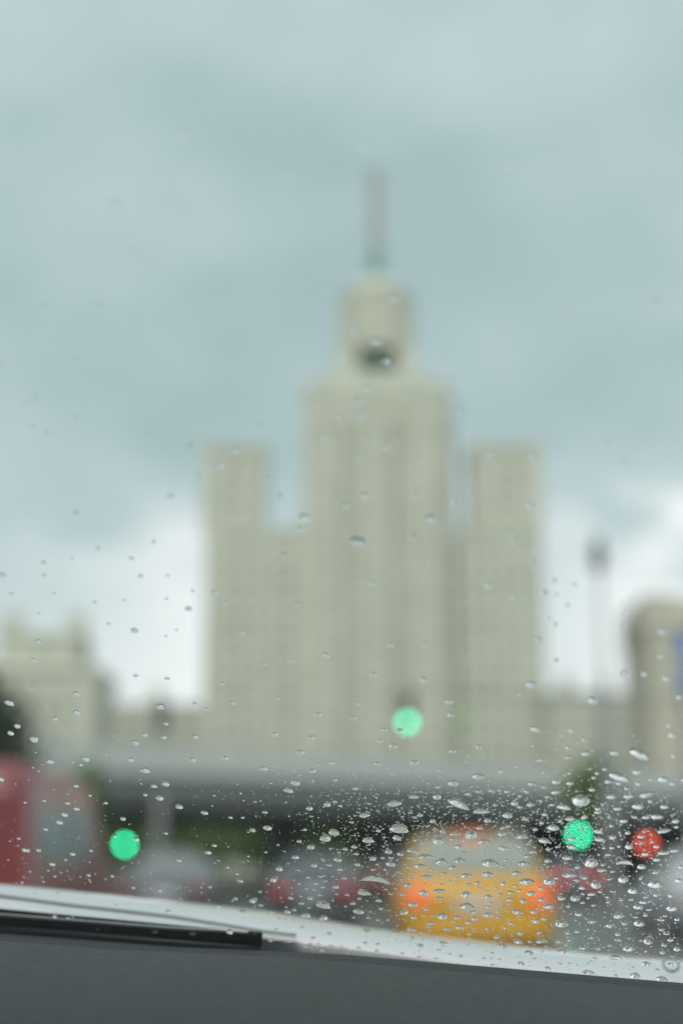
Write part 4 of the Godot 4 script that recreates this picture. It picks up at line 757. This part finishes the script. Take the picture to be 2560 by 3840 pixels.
# ---------------------------------------------------------------- the car we sit in
func own_car() -> void:
	var t := thing("car", "pale silver car around the camera, grey dashboard, wet windscreen and parked wiper", "car")
	# windscreen: one slab of glass, outer face on the plane of the drops
	var st := mb()
	box(st, Vector3(-0.12, 0.29, 0.0025), Vector3(1.36, 0.90, 0.005))
	var w := put("windscreen", st, M.pane, t)
	w.transform = glass_frame
	# dashboard: rolls up from the foot of the glass and runs flat towards the camera
	st = mb()
	var back := Vector3(-0.2425, 0, 0.9701)
	var n := DASH_EDGE.size()
	var rows := []
	for e in [[0.098, -0.03], [0.10, -0.0015], [0.104, 0.0022], [0.115, 0.0035], [0.16, 0.0042], [0.25, 0.0046], [0.34, 0.0036], [0.44, 0.001], [0.55, -0.004], [0.64, -0.012], [0.70, -0.03], [0.72, -0.08], [0.72, -0.25]]:
		var r := []
		for i in n:
			r.append(DASH_EDGE[i] + back * e[0] + Vector3(0, e[1], 0))
		rows.append(r)
	sheet(st, rows, true)
	put("dashboard", st, M.dash, t)
	# far strip along the foot of the glass, a darker copy of the dashboard
	st = mb()
	rows = []
	for e in [[-0.006, -0.06], [-0.002, -0.010], [0.0, -0.003], [0.004, 0.0], [0.02, 0.0008], [0.07, 0.0004], [0.102, -0.0012], [0.108, -0.02]]:
		var r := []
		for i in n:
			r.append(DASH_EDGE[i] + back * e[0] + Vector3(0, e[1], 0))
		rows.append(r)
	sheet(st, rows, true)
	put("dashboard_far_strip", st, M.dash_darker, t)
	# bonnet: from its rear edge up to the crest, then away downwards
	st = mb()
	rows = []
	for k in 11:
		var s := k / 10.0
		var r := []
		for i in BONNET_EDGE.size():
			var p: Vector3 = BONNET_EDGE[i].lerp(BONNET_CREST[i], s)
			p.y += 0.004 * sin(PI * s) - (0.006 * pow(1.0 - s, 6.0))
			r.append(p)
		rows.append(r)
	for e in [[0.05, -0.003], [0.15, -0.014], [0.35, -0.045], [0.55, -0.095], [0.65, -0.15], [0.68, -0.3]]:
		var r := []
		for i in BONNET_CREST.size(): r.append(BONNET_CREST[i] - back * e[0] + Vector3(0, e[1], 0))
		rows.append(r)
	var under := []
	for i in BONNET_EDGE.size(): under.append(BONNET_EDGE[i] + Vector3(0, -0.02, -0.012))
	rows.push_front(under)
	rows.reverse()
	sheet(st, rows, true)
	put("bonnet", st, M.silver, t)
	# scuttle between bonnet and glass: a grey bar colours in the dark of the shut line, then a strip in the car's colour
	st = mb()
	ribbon(st, SHUT_LINE, 0.01)
	put("shut_line_dark", st, M.shut_line_grey, t)
	st = mb()
	ribbon(st, SCUTTLE, 0.003)
	put("scuttle_panel", st, M.silver, t)
	# black well below them
	st = mb()
	rows = []
	for e in [[-0.03, -0.034], [0.02, -0.036], [0.05, -0.052], [0.10, -0.10]]:
		var r := []
		for i in n:
			r.append(BONNET_EDGE[i] + back * e[0] + Vector3(0, e[1] + (0.0 if i < 8 else 0.014), 0))
		rows.append(r)
	sheet(st, rows, true)
	put("scuttle_grille", st, M.black_plastic, t)
	# wiper lying along the foot of the glass
	var wp := Node3D.new()
	wp.name = "wiper"
	t.add_child(wp)
	for e in [["spoiler", WIPER_SPOILER, M.rubber], ["steel_strip", WIPER_STRIP, M.steel_strip], ["blade", WIPER_BLADE, M.rubber], ["end_cap", WIPER_CAP, M.black_plastic], ["carrier", WIPER_CARRIER, M.slate_trim], ["gap_bar", WIPER_GAP, M.rubber]]:  # last bar fills the gap under the wiper in black
		st = mb()
		ribbon(st, e[1], 0.004)
		put(e[0], st, e[2], wp)
	# washer jet on the bonnet
	st = mb()
	var rings := []
	for j in 25:
		var q := TAU * j / 24
		var r := []
		for k in 8:
			var q2 := TAU * k / 8
			r.append(WASHER + Vector3(cos(q) * (0.0062 + 0.0013 * cos(q2)), 0.0013 * sin(q2) + 0.001 + sin(q) * 0.0050, -sin(q) * (0.0045 + 0.0010 * cos(q2))))
		rings.append(r)
	loft(st, rings, 1, false)
	put("washer_jet", st, M.jet_grey, t)
	# roof, header, pillars and doors round the camera
	var yaw := Basis(Vector3.UP, atan2(-0.25, 1.0))
	st = mb()
	box(st, yaw * Vector3(-0.12, EYE + 0.50, 0.50), Vector3(1.44, 0.05, 2.1), yaw, 0.02)
	put("roof", st, M.lining, t)
	for u in [-0.815, 0.575]:
		st = mb()
		tube(st, [glass_frame * Vector3(u, -0.20, 0.01), glass_frame * Vector3(u, 0.3, 0.01), glass_frame * Vector3(u, 0.80, 0.01)], [0.05, 0.045, 0.045], 10)
		put("pillar", st, M.lining, t)
	for x in [-0.85, 0.61]:
		st = mb()
		box(st, yaw * Vector3(x, EYE - 0.45, 0.25), Vector3(0.06, 0.9, 2.3), yaw, 0.02)
		put("door", st, M.lining, t)
	st = mb()
	box(st, yaw * Vector3(-0.12, EYE - 0.95, 0.2), Vector3(1.4, 0.05, 2.4), yaw, 0.01)
	put("floor_pan", st, M.lining, t)
	for x in [-0.52, 0.26]:
		st = mb()
		box(st, yaw * Vector3(x, EYE - 0.72, 0.52), Vector3(0.5, 0.16, 0.5), yaw, 0.06)
		box(st, yaw * Vector3(x, EYE - 0.38, 0.84), Vector3(0.48, 0.62, 0.14), yaw * Basis(Vector3.RIGHT, 0.2), 0.06)
		put("seat", st, M.lining, t)
	for x in [-0.68, 0.44]:
		for zz in [-1.85, 0.7]:
			st = mb()
			var rr := []
			for e in [[-0.1, 0.26], [-0.1, 0.3], [-0.07, 0.32], [0.07, 0.32], [0.1, 0.3], [0.1, 0.26]]:
				var r := []
				for j in 20: r.append(yaw * Vector3(x + e[0], 0.32 + cos(TAU * j / 20) * e[1], zz + sin(TAU * j / 20) * e[1]))
				rr.append(r)
			loft(st, rr)
			put("wheel", st, M.rubber, t)

# a bar along pairs of points, upper and lower edge, with some thickness away from the viewer
func ribbon(st: SurfaceTool, pairs: Array, thick: float) -> void:
	var rings := []
	for i in pairs.size() / 2:
		var p: Vector3 = pairs[i * 2]
		var q: Vector3 = pairs[i * 2 + 1]
		var o := Vector3(0.0, 0.0, -thick)
		rings.append([p, p.lerp(q, 0.15) + Vector3(0, 0, thick * 0.25), p.lerp(q, 0.85) + Vector3(0, 0, thick * 0.25), q, q + o, p + o])
	loft(st, rings, -1)

# a sheet through rows of points (seen from above the first row lies farthest from the viewer)
func sheet(st: SurfaceTool, rows: Array, smooth := true) -> void:
	st.set_smooth_group(1 if smooth else -1)
	for i in rows.size() - 1:
		for j in rows[i].size() - 1:
			var a: Vector3 = rows[i][j]
			var b: Vector3 = rows[i][j + 1]
			var c: Vector3 = rows[i + 1][j + 1]
			var d: Vector3 = rows[i + 1][j]
			for p in [a, b, c, a, c, d]: st.add_vertex(p)

func materials() -> void:
	M.stone = grained(Color(0.465, 0.485, 0.395), Color(0.575, 0.595, 0.50), 0.02, 0.85, 3)
	M.pale_stone = grained(Color(0.43, 0.445, 0.36), Color(0.53, 0.545, 0.45), 0.03, 0.85, 4)
	M.ochre_stone = grained(Color(0.44, 0.43, 0.34), Color(0.53, 0.52, 0.42), 0.03, 0.85, 6)
	M.far_glass = paint(Color(0.16, 0.18, 0.18), 0.2)
	M.copper = paint(Color(0.10, 0.26, 0.19), 0.6)
	M.gilt = paint(Color(0.30, 0.28, 0.22), 0.45)
	M.concrete = grained(Color(0.29, 0.315, 0.30), Color(0.385, 0.41, 0.395), 0.25, 0.8, 8)
	M.asphalt = grained(Color(0.035, 0.037, 0.038), Color(0.075, 0.077, 0.075), 0.35, 0.35, 10, 0.03)
	M.ground = grained(Color(0.055, 0.057, 0.055), Color(0.10, 0.10, 0.095), 0.1, 0.6, 31)
	M.paving = grained(Color(0.16, 0.16, 0.15), Color(0.24, 0.235, 0.22), 0.5, 0.5, 12)
	M.kerb = grained(Color(0.26, 0.26, 0.25), Color(0.36, 0.36, 0.34), 0.6, 0.7, 13)
	M.line = paint(Color(0.65, 0.66, 0.64), 0.5)
	M.grass = grained(Color(0.05, 0.08, 0.025), Color(0.09, 0.13, 0.04), 0.4, 0.9, 14)
	M.bark = grained(Color(0.05, 0.04, 0.03), Color(0.10, 0.08, 0.06), 1.5, 0.9, 15)
	M.leaf = paint(Color(0.08, 0.13, 0.035), 0.7)
	M.dark_leaf = paint(Color(0.03, 0.05, 0.02), 0.7)
	M.fresh_leaf = paint(Color(0.16, 0.24, 0.06), 0.7)
	for k in ["leaf", "fresh_leaf"]:
		M[k].backlight_enabled = true
		M[k].backlight = Color(0.25, 0.35, 0.1)
	M.rubber = paint(Color(0.02, 0.02, 0.021), 0.75)
	M.black = paint(Color(0.015, 0.016, 0.016), 0.6)
	M.black_plastic = paint(Color(0.022, 0.023, 0.024), 0.55)
	M.shut_line_grey = paint(Color(0.12, 0.13, 0.14), 0.4)
	M.lantern_grey = paint(Color(0.045, 0.05, 0.052), 0.5)
	M.lit_parapet = grained(Color(0.42, 0.46, 0.445), Color(0.50, 0.54, 0.525), 0.3, 0.6, 33)  # parapet paler than the deck: its lit band is put into the colour
	M.jet_grey = paint(Color(0.30, 0.32, 0.33), 0.4)
	M.slate_trim = paint(Color(0.06, 0.07, 0.08), 0.35)
	M.steel = paint(Color(0.45, 0.46, 0.47), 0.4, 0.8)
	M.steel_strip = paint(Color(0.5, 0.53, 0.52), 0.4, 0.2)
	M.galvanised = grained(Color(0.20, 0.21, 0.22), Color(0.28, 0.29, 0.30), 2.0, 0.6, 17)
	M.plate_white = paint(Color(0.7, 0.71, 0.72), 0.4)
	M.blue_sign = paint(Color(0.02, 0.15, 0.48), 0.4)
	M.green_sign = paint(Color(0.20, 0.38, 0.14), 0.5)
	M.white_paint = paint(Color(0.75, 0.76, 0.76), 0.4)
	M.sky_pale_glass = paint(Color(0.24, 0.28, 0.255), 0.3)  # opaque pane, reflected sky put into its pale colour
	M.wet_glass = paint(Color(0.15, 0.18, 0.185), 0.25)
	M.teal_glass = paint(Color(0.22, 0.33, 0.34), 0.25)
	M.dark_glass = paint(Color(0.05, 0.065, 0.075), 0.2)
	M.red_coat = car_paint(Color(0.17, 0.010, 0.011))
	M.red_coat.clearcoat = 0.5
	M.yellow_coat = car_paint(Color(0.62, 0.33, 0.001))
	M.yellow_coat.clearcoat = 0.5
	M.grey_coat = car_paint(Color(0.09, 0.095, 0.11))
	M.dark_coat = car_paint(Color(0.02, 0.026, 0.034))
	M.blue_coat = car_paint(Color(0.035, 0.05, 0.07))
	M.white_coat = car_paint(Color(0.55, 0.56, 0.60))
	M.silver = car_paint(Color(0.58, 0.60, 0.615))
	M.silver.metallic = 0.15
	M.tail = glow(Color(1.0, 0.02, 0.015), 0.45, Color(0.12, 0.006, 0.006))
	M.tail_dim = glow(Color(1.0, 0.05, 0.05), 0.05, Color(0.16, 0.012, 0.014))
	M.tail_far = glow(Color(1.0, 0.07, 0.08), 5.0)
	M.taxi_lamp = glow(Color(1.0, 0.17, 0.05), 0.85)
	M.green = glow(Color(0.015, 1.0, 0.46), 15.0, Color(0.02, 0.2, 0.1))
	M.green_near = glow(Color(0.05, 1.0, 0.52), 5.0, Color(0.02, 0.2, 0.1))
	M.red_signal = glow(Color(1.0, 0.10, 0.05), 5.5)
	M.dead_lens = paint(Color(0.03, 0.025, 0.02), 0.3)
	# textured soft plastic of the dashboard
	M.dash = grained(Color(0.012, 0.016, 0.017), Color(0.050, 0.058, 0.061), 4.0, 0.62, 21, 0.06)
	var nz := FastNoiseLite.new()
	nz.noise_type = FastNoiseLite.TYPE_CELLULAR
	nz.frequency = 0.09
	var nt := NoiseTexture2D.new()
	nt.width = 512
	nt.height = 512
	nt.seamless = true
	nt.noise = nz
	M.dash.heightmap_enabled = true
	M.dash.heightmap_texture = nt
	M.dash.heightmap_scale = 0.35
	M.dash_darker = M.dash.duplicate()
	M.dash_darker.albedo_color = Color(0.52, 0.57, 0.62)
	M.lining = paint(Color(0.06, 0.063, 0.065), 0.85)
	M.pane = paint(Color(0.9, 0.97, 0.95, 1.0), 0.0)
	M.pane.albedo_color.a = 0.03
	M.pane.transparency = BaseMaterial3D.TRANSPARENCY_ALPHA
	M.water = paint(Color(1, 1, 1), 0.0)
	M.water.albedo_color.a = 0.0
	M.water.transparency = BaseMaterial3D.TRANSPARENCY_ALPHA
	M.water.refraction_enabled = true
	M.water.refraction_scale = 0.033

func car_paint(c: Color) -> StandardMaterial3D:
	var m := paint(c, 0.45)
	m.clearcoat_enabled = true
	m.clearcoat = 1.0
	m.clearcoat_roughness = 0.06
	return m

func _ready() -> void:
	# ------------------------------------------------ camera
	var cam := Camera3D.new()
	cam.name = "camera"
	add_child(cam)
	cam.position = Vector3(0, EYE, 0)
	cam.rotation_degrees = Vector3(14.0, 0, 0)
	var lens := CameraAttributesPhysical.new()
	lens.frustum_focal_length = 33.333
	lens.frustum_focus_distance = 1.0
	lens.exposure_aperture = 1.6
	lens.frustum_near = 0.05
	lens.frustum_far = 6000.0
	cam.attributes = lens
	cam.fov = 39.598
	cam.near = 0.05
	cam.far = 6000.0
	cam.current = true
	# ------------------------------------------------ overcast sky, weak wide sun, haze
	var env := Environment.new()
	env.background_mode = Environment.BG_SKY
	var sky := Sky.new()
	sky.sky_material = make_sky()
	env.sky = sky
	env.tonemap_mode = Environment.TONE_MAPPER_LINEAR
	env.tonemap_exposure = 1.15
	env.sdfgi_enabled = true
	env.ssao_enabled = true
	env.ssil_enabled = true
	var we := WorldEnvironment.new()
	we.name = "environment"
	we.environment = env
	add_child(we)
	var sun := DirectionalLight3D.new()
	sun.name = "sun"
	add_child(sun)
	sun.rotation_degrees = Vector3(-42, -9, 0)
	sun.light_energy = 0.5
	sun.light_angular_distance = 25.0
	sun.light_color = Color(1.0, 0.98, 0.94)
	sun.shadow_enabled = true
	materials()

	# ------------------------------------------------ ground
	var st := mb()
	quad(st, Vector3(-900, -0.02, 200), Vector3(900, -0.02, 200), Vector3(900, -0.02, -1200), Vector3(-900, -0.02, -1200))
	structure(top("ground", st, M.ground))
	st = mb()
	quad(st, Vector3(-12, 0, 60), Vector3(9.6, 0, 60), Vector3(9.6, 0, -220), Vector3(-12, 0, -220))
	structure(top("road", st, M.asphalt))
	# the cross street that passes under the overpass
	st = mb()
	box(st, Vector3(9.72, 0.06, -22), Vector3(0.22, 0.16, 84), Basis.IDENTITY, 0.02)
	structure(top("kerb", st, M.kerb))
	st = mb()
	box(st, Vector3(12.9, 0.045, -22), Vector3(6.0, 0.13, 84), Basis.IDENTITY, 0.01)
	structure(top("pavement", st, M.paving))
	st = mb()
	box(st, Vector3(-12.1, 0.06, -40), Vector3(0.22, 0.16, 120), Basis.IDENTITY, 0.02)
	structure(top("kerb", st, M.kerb))
	st = mb()
	box(st, Vector3(-17.4, 0.045, -40), Vector3(10.2, 0.13, 120), Basis.IDENTITY, 0.01)
	structure(top("grass_verge", st, M.grass))
	for x in [-5.2, -1.0, 3.4, 7.0]:
		for k in 14:
			st = mb()
			quad(st, Vector3(x - 0.07, 0.004, -6.0 * k - 4), Vector3(x + 0.07, 0.004, -6.0 * k - 4), Vector3(x + 0.07, 0.004, -6.0 * k - 7), Vector3(x - 0.07, 0.004, -6.0 * k - 7))
			structure(top("lane_marking", st, M.line))

	# ------------------------------------------------ the overpass
	var over := thing("overpass", "grey concrete road overpass crossing above the street with a dark underside", "bridge", Vector3(0.34, 0, -71.0))
	var bd := Basis(Vector3.UP, atan2(18.0, 26.4))
	st = mb()
	box(st, bd * Vector3(0, 4.95, -14.6), Vector3(160, 0.9, 30.0), bd)
	put("deck", st, M.concrete, over)
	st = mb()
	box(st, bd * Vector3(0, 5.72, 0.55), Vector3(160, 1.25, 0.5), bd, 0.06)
	put("parapet", st, M.lit_parapet, over)
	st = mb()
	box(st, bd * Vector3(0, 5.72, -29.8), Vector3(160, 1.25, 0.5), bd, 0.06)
	put("parapet", st, M.lit_parapet, over)
	for zz in [-0.9, -4.6, -8.4, -12.2, -16.0, -20.0, -24.0, -28.0]:
		st = mb()
		box(st, bd * Vector3(0, 4.15, zz), Vector3(160, 0.75, 0.9), bd, 0.05)
		put("girder", st, M.concrete, over)
	for xx in [-46.0, -15.0, 12.5, 44.0]:
		for zz in [-3.0, -14.0, -26.0]:
			st = mb()
			tube(st, [bd * Vector3(xx, 0, zz), bd * Vector3(xx, 2.6, zz), bd * Vector3(xx, 3.4, zz), bd * Vector3(xx, 3.8, zz)], [0.95, 0.95, 1.2, 1.7], 16)
			put("pier", st, M.concrete, over)
	for xx in [-34.0, 36.0]:  # added walls out of view that keep side light from under the deck
		st = mb()
		box(st, bd * Vector3(xx, 2.2, -14.6), Vector3(2.0, 4.4, 30.0), bd)
		put("added_side_wall", st, M.concrete, over)
	for k in 40:
		st = mb()
		var x0 := -40.0 + k * 2.0
		tube(st, [bd * Vector3(x0, 6.3, 0.55), bd * Vector3(x0, 6.75, 0.55)], [0.03, 0.03], 6)
		put("rail_post", st, M.galvanised, over)
	st = mb()
	tube(st, [bd * Vector3(-40, 6.78, 0.55), bd * Vector3(40, 6.78, 0.55)], [0.035, 0.035], 6)
	put("rail", st, M.galvanised, over)

	# ------------------------------------------------ buildings
	tower()
	castle()
	low_building("apartment_block", "long low beige wing reaching from the castle-like block to the high tower", Vector3(-56, 0, -312), Vector3(54, 33.8, 16), 18, 8, M.pale_stone, [16.5])
	low_building("apartment_block", "low beige wing standing against the right flank of the high tower", Vector3(52, 0, -292), Vector3(22, 33.9, 16), 8, 8, M.pale_stone, [-6.6])
	var rb := low_building("apartment_block", "ochre block with a sloping roof behind the blue road signs", Vector3(44.6, 0, -176), Vector3(16, 28.6, 14), 6, 8, M.ochre_stone)
	st = mb()
	loft(st, [[Vector3(-8.4, 29.6, 7.2), Vector3(8.4, 29.6, 7.2), Vector3(8.4, 30.2, 7.2), Vector3(-5.6, 33.0, 7.2), Vector3(-8.2, 33.0, 7.2)], [Vector3(-8.4, 29.6, -7.2), Vector3(8.4, 29.6, -7.2), Vector3(8.4, 30.2, -7.2), Vector3(-5.6, 33.0, -7.2), Vector3(-8.2, 33.0, -7.2)]], -1)
	put("roof", st, M.ochre_stone, rb)

	# ------------------------------------------------ trees
	tree("broadleaf_tree", "dark dense tree rising behind the red van", Vector3(-10.5, 0, -38), 6.6, 1.2, 4.6, M.dark_leaf, 8000, 3)
	tree("broadleaf_tree", "green tree in front of the left end of the overpass", Vector3(-10.6, 0, -60), 5.4, 1.6, 3.0, M.leaf, 1500, 4)
	tree("broadleaf_tree", "fresh green tree in front of the overpass pier by the tall lamp post", Vector3(10.6, 0, -61.5), 6.2, 2.6, 2.8, M.fresh_leaf, 1500, 5)
	for e in [[-17.0, -112.0, 6.5, 8.0, 41], [-10.5, -114.0, 6.2, 8.0, 42], [-4.5, -110.0, 6.0, 8.0, 43], [1.0, -112.0, 6.2, 8.0, 44], [7.0, -108.0, 6.4, 8.0, 45], [13.5, -106.0, 6.4, 8.0, 46], [-20.0, -122.0, 7.0, 7.5, 21], [-14.0, -118.0, 6.5, 7.0, 6], [-7.5, -124.0, 7.0, 7.0, 7], [-1.5, -119.0, 6.4, 7.0, 22], [4.0, -121.0, 6.4, 7.0, 8], [10.0, -123.0, 7.0, 7.0, 23]]:  # nearer row added to darken the view under the deck
		tree("broadleaf_tree", "dark green tree standing beyond the overpass, seen under its deck", Vector3(e[0], 0, e[1]), e[2], 0.6, e[3], M.leaf, 5200, e[4], "trees beyond the overpass")

	# ------------------------------------------------ traffic
	car("taxi", "yellow taxi hatchback with glowing orange tail lights and a rear window painted pale for reflected sky", "taxi", HATCH, Vector3(1.56, 0, -16.8), 0.0, M.yellow_coat, M.taxi_lamp, {"lamp_x": 0.69, "lamp_y": 0.87, "lamp_w": 0.24, "lamp_h": 0.22, "rear_glass": [0.10, 0.42], "wider": 0.07, "rear_glass_material": M.sky_pale_glass, "high_lamp": Vector3(-0.05, 1.545, -0.42), "high_size": Vector3(0.34, 0.06, 0.06), "plate_y": 0.78})
	car("car", "dark blue saloon with lit red tail lights ahead of the yellow taxi", "car", SEDAN, Vector3(-0.57, 0, -30), 0.0, M.blue_coat, M.tail, {"lamp_y": 0.75, "lamp_w": 0.26, "lamp_h": 0.2, "rear_glass": [0.66, 1.2], "rear_glass_material": M.dark_glass})
	car("car", "black saloon mostly hidden behind the yellow taxi, one tail light showing", "car", SEDAN, Vector3(1.80, 0.0, -45), 0.0, M.dark_coat, M.tail, {"lamp_y": 0.82, "lamp_w": 0.3, "lamp_h": 0.24, "rear_glass": [0.66, 1.2], "rear_glass_material": M.dark_glass})
	car("car", "grey saloon with dim tail lights in front of the red van", "car", SEDAN, Vector3(-3.4, 0, -28), 0.0, M.grey_coat, M.tail_dim, {"lamp_y": 0.78, "lamp_w": 0.3, "rear_glass": [0.66, 1.2]})
	car("car", "dark grey saloon far ahead by the kerb with small bright brake lights", "car", SEDAN, Vector3(7.98, 0, -50), 0.0, M.dark_coat, M.tail_far, {"lamp_y": 0.80, "lamp_x": 0.55, "lamp_w": 0.16, "lamp_h": 0.14, "rear_glass": [0.66, 1.2], "rear_glass_material": M.dark_glass})
	car("car", "white car parked beside the right kerb", "car", SEDAN, Vector3(6.4, 0, -24), 0.0, M.white_coat, M.tail_dim, {"rear_glass": [0.66, 1.2]})
	car("van", "red minibus in the next lane with wide pale side windows", "van", VAN, Vector3(-3.34, 0, -11.2), 0.0, M.red_coat, M.tail_dim, {"lamp_x": 0.86, "lamp_y": 1.1, "lamp_w": 0.12, "lamp_h": 0.5, "rear_glass": [0.01, 0.03], "wider": 0.1, "side_glass": [[0.55, 1.75], [1.95, 2.75]], "glass_low": 0.20, "glass_high": 0.68, "side_glass_material": M.teal_glass, "plate_y": 0.7})

	# ------------------------------------------------ signals, lamps and signs
	pole_signal("green traffic light on a pole by the left kerb, dark housing, near the grey saloon", -10.35, 2.22, -70, M.green)
	pole_signal("green traffic light on a pole in front of the overpass pier", 10.02, 2.5, -62, M.green)
	pole_signal("red traffic light on the pavement to the right of the overpass pier", 10.82, 2.0, -52, M.red_signal, 0)
	var ov := thing("traffic_light", "green traffic light hung high on a mast arm over the street", "traffic light", Vector3(11.0, 0.12, -45.6))
	st = mb()
	tube(st, [Vector3(0, 0, 0), Vector3(0, 3, 0), Vector3(0, 6.6, 0)], [0.13, 0.11, 0.09], 12)
	put("pole", st, M.galvanised, ov)
	st = mb()
	tube(st, [Vector3(0, 6.3, 0), Vector3(-5, 6.45, 0), Vector3(-9.6, 6.5, 0)], [0.07, 0.055, 0.04], 10)
	put("mast_arm", st, M.galvanised, ov)
	signal_head(ov, Vector3(-8.92, 5.5 + 0.324, 0.3), 2, [M.dead_lens, M.green_near])
	st = mb()
	box(st, Vector3(-7.2, 5.62, 0.08), Vector3(0.5, 0.42, 0.03), Basis.IDENTITY, 0.01)
	put("green_board", st, M.green_sign, ov)
	for e in [[11.05, -60.0, 15.1, "tall lamp post with a heavy dark lantern standing in front of the overpass"], [-8.15, -65.0, 8.7, "shorter lamp post standing in front of the left end of the overpass"]]:
		var lp := thing("street_lamp", e[3], "street lamp", Vector3(e[0], 0.0, e[1]))
		var hh: float = e[2]
		st = mb()
		tube(st, [Vector3(0, 0, 0), Vector3(0, 1.2, 0), Vector3(0, hh * 0.58, 0), Vector3(0, hh * 0.6, 0), Vector3(0, hh - 1.3, 0)], [0.30, 0.27, 0.24, 0.10, 0.07], 12)
		put("pole", st, M.galvanised, lp)
		st = mb()
		var rings := []
		for q in [[-1.6, 0.10], [-1.5, 0.24], [-1.2, 0.33], [-0.6, 0.30], [-0.2, 0.18], [0.0, 0.05]]:
			var r := []
			for j in 14: r.append(Vector3(cos(TAU * j / 14) * q[1], hh + q[0], sin(TAU * j / 14) * q[1]))
			rings.append(r)
		loft(st, rings)
		put("lantern", st, M.lantern_grey, lp)
	var sg := thing("road_sign", "pair of blue square road signs one above the other on a grey post", "road sign", Vector3(11.95, 0.1, -48.2))
	st = mb()
	tube(st, [Vector3(0.1, 0, -0.1), Vector3(0.1, 4, -0.1), Vector3(0.1, 9.2, -0.1)], [0.11, 0.10, 0.08], 10)
	put("post", st, M.galvanised, sg)
	for y in [8.42, 7.2]:
		st = mb()
		box(st, Vector3(0, y, 0.02), Vector3(1.05, 0.95, 0.04), Basis.IDENTITY, 0.015)
		var f := put("sign_face", st, M.blue_sign, sg)
		st = mb()
		box(st, Vector3(0.06, y - 0.04, 0.044), Vector3(0.12, 0.5, 0.012))
		box(st, Vector3(0.06, y + 0.24, 0.044), Vector3(0.34, 0.1, 0.012), Basis.IDENTITY)
		put("arrow", st, M.white_paint, f)

	# ------------------------------------------------ the car round the camera, then the rain on its glass
	own_car()
	rain()
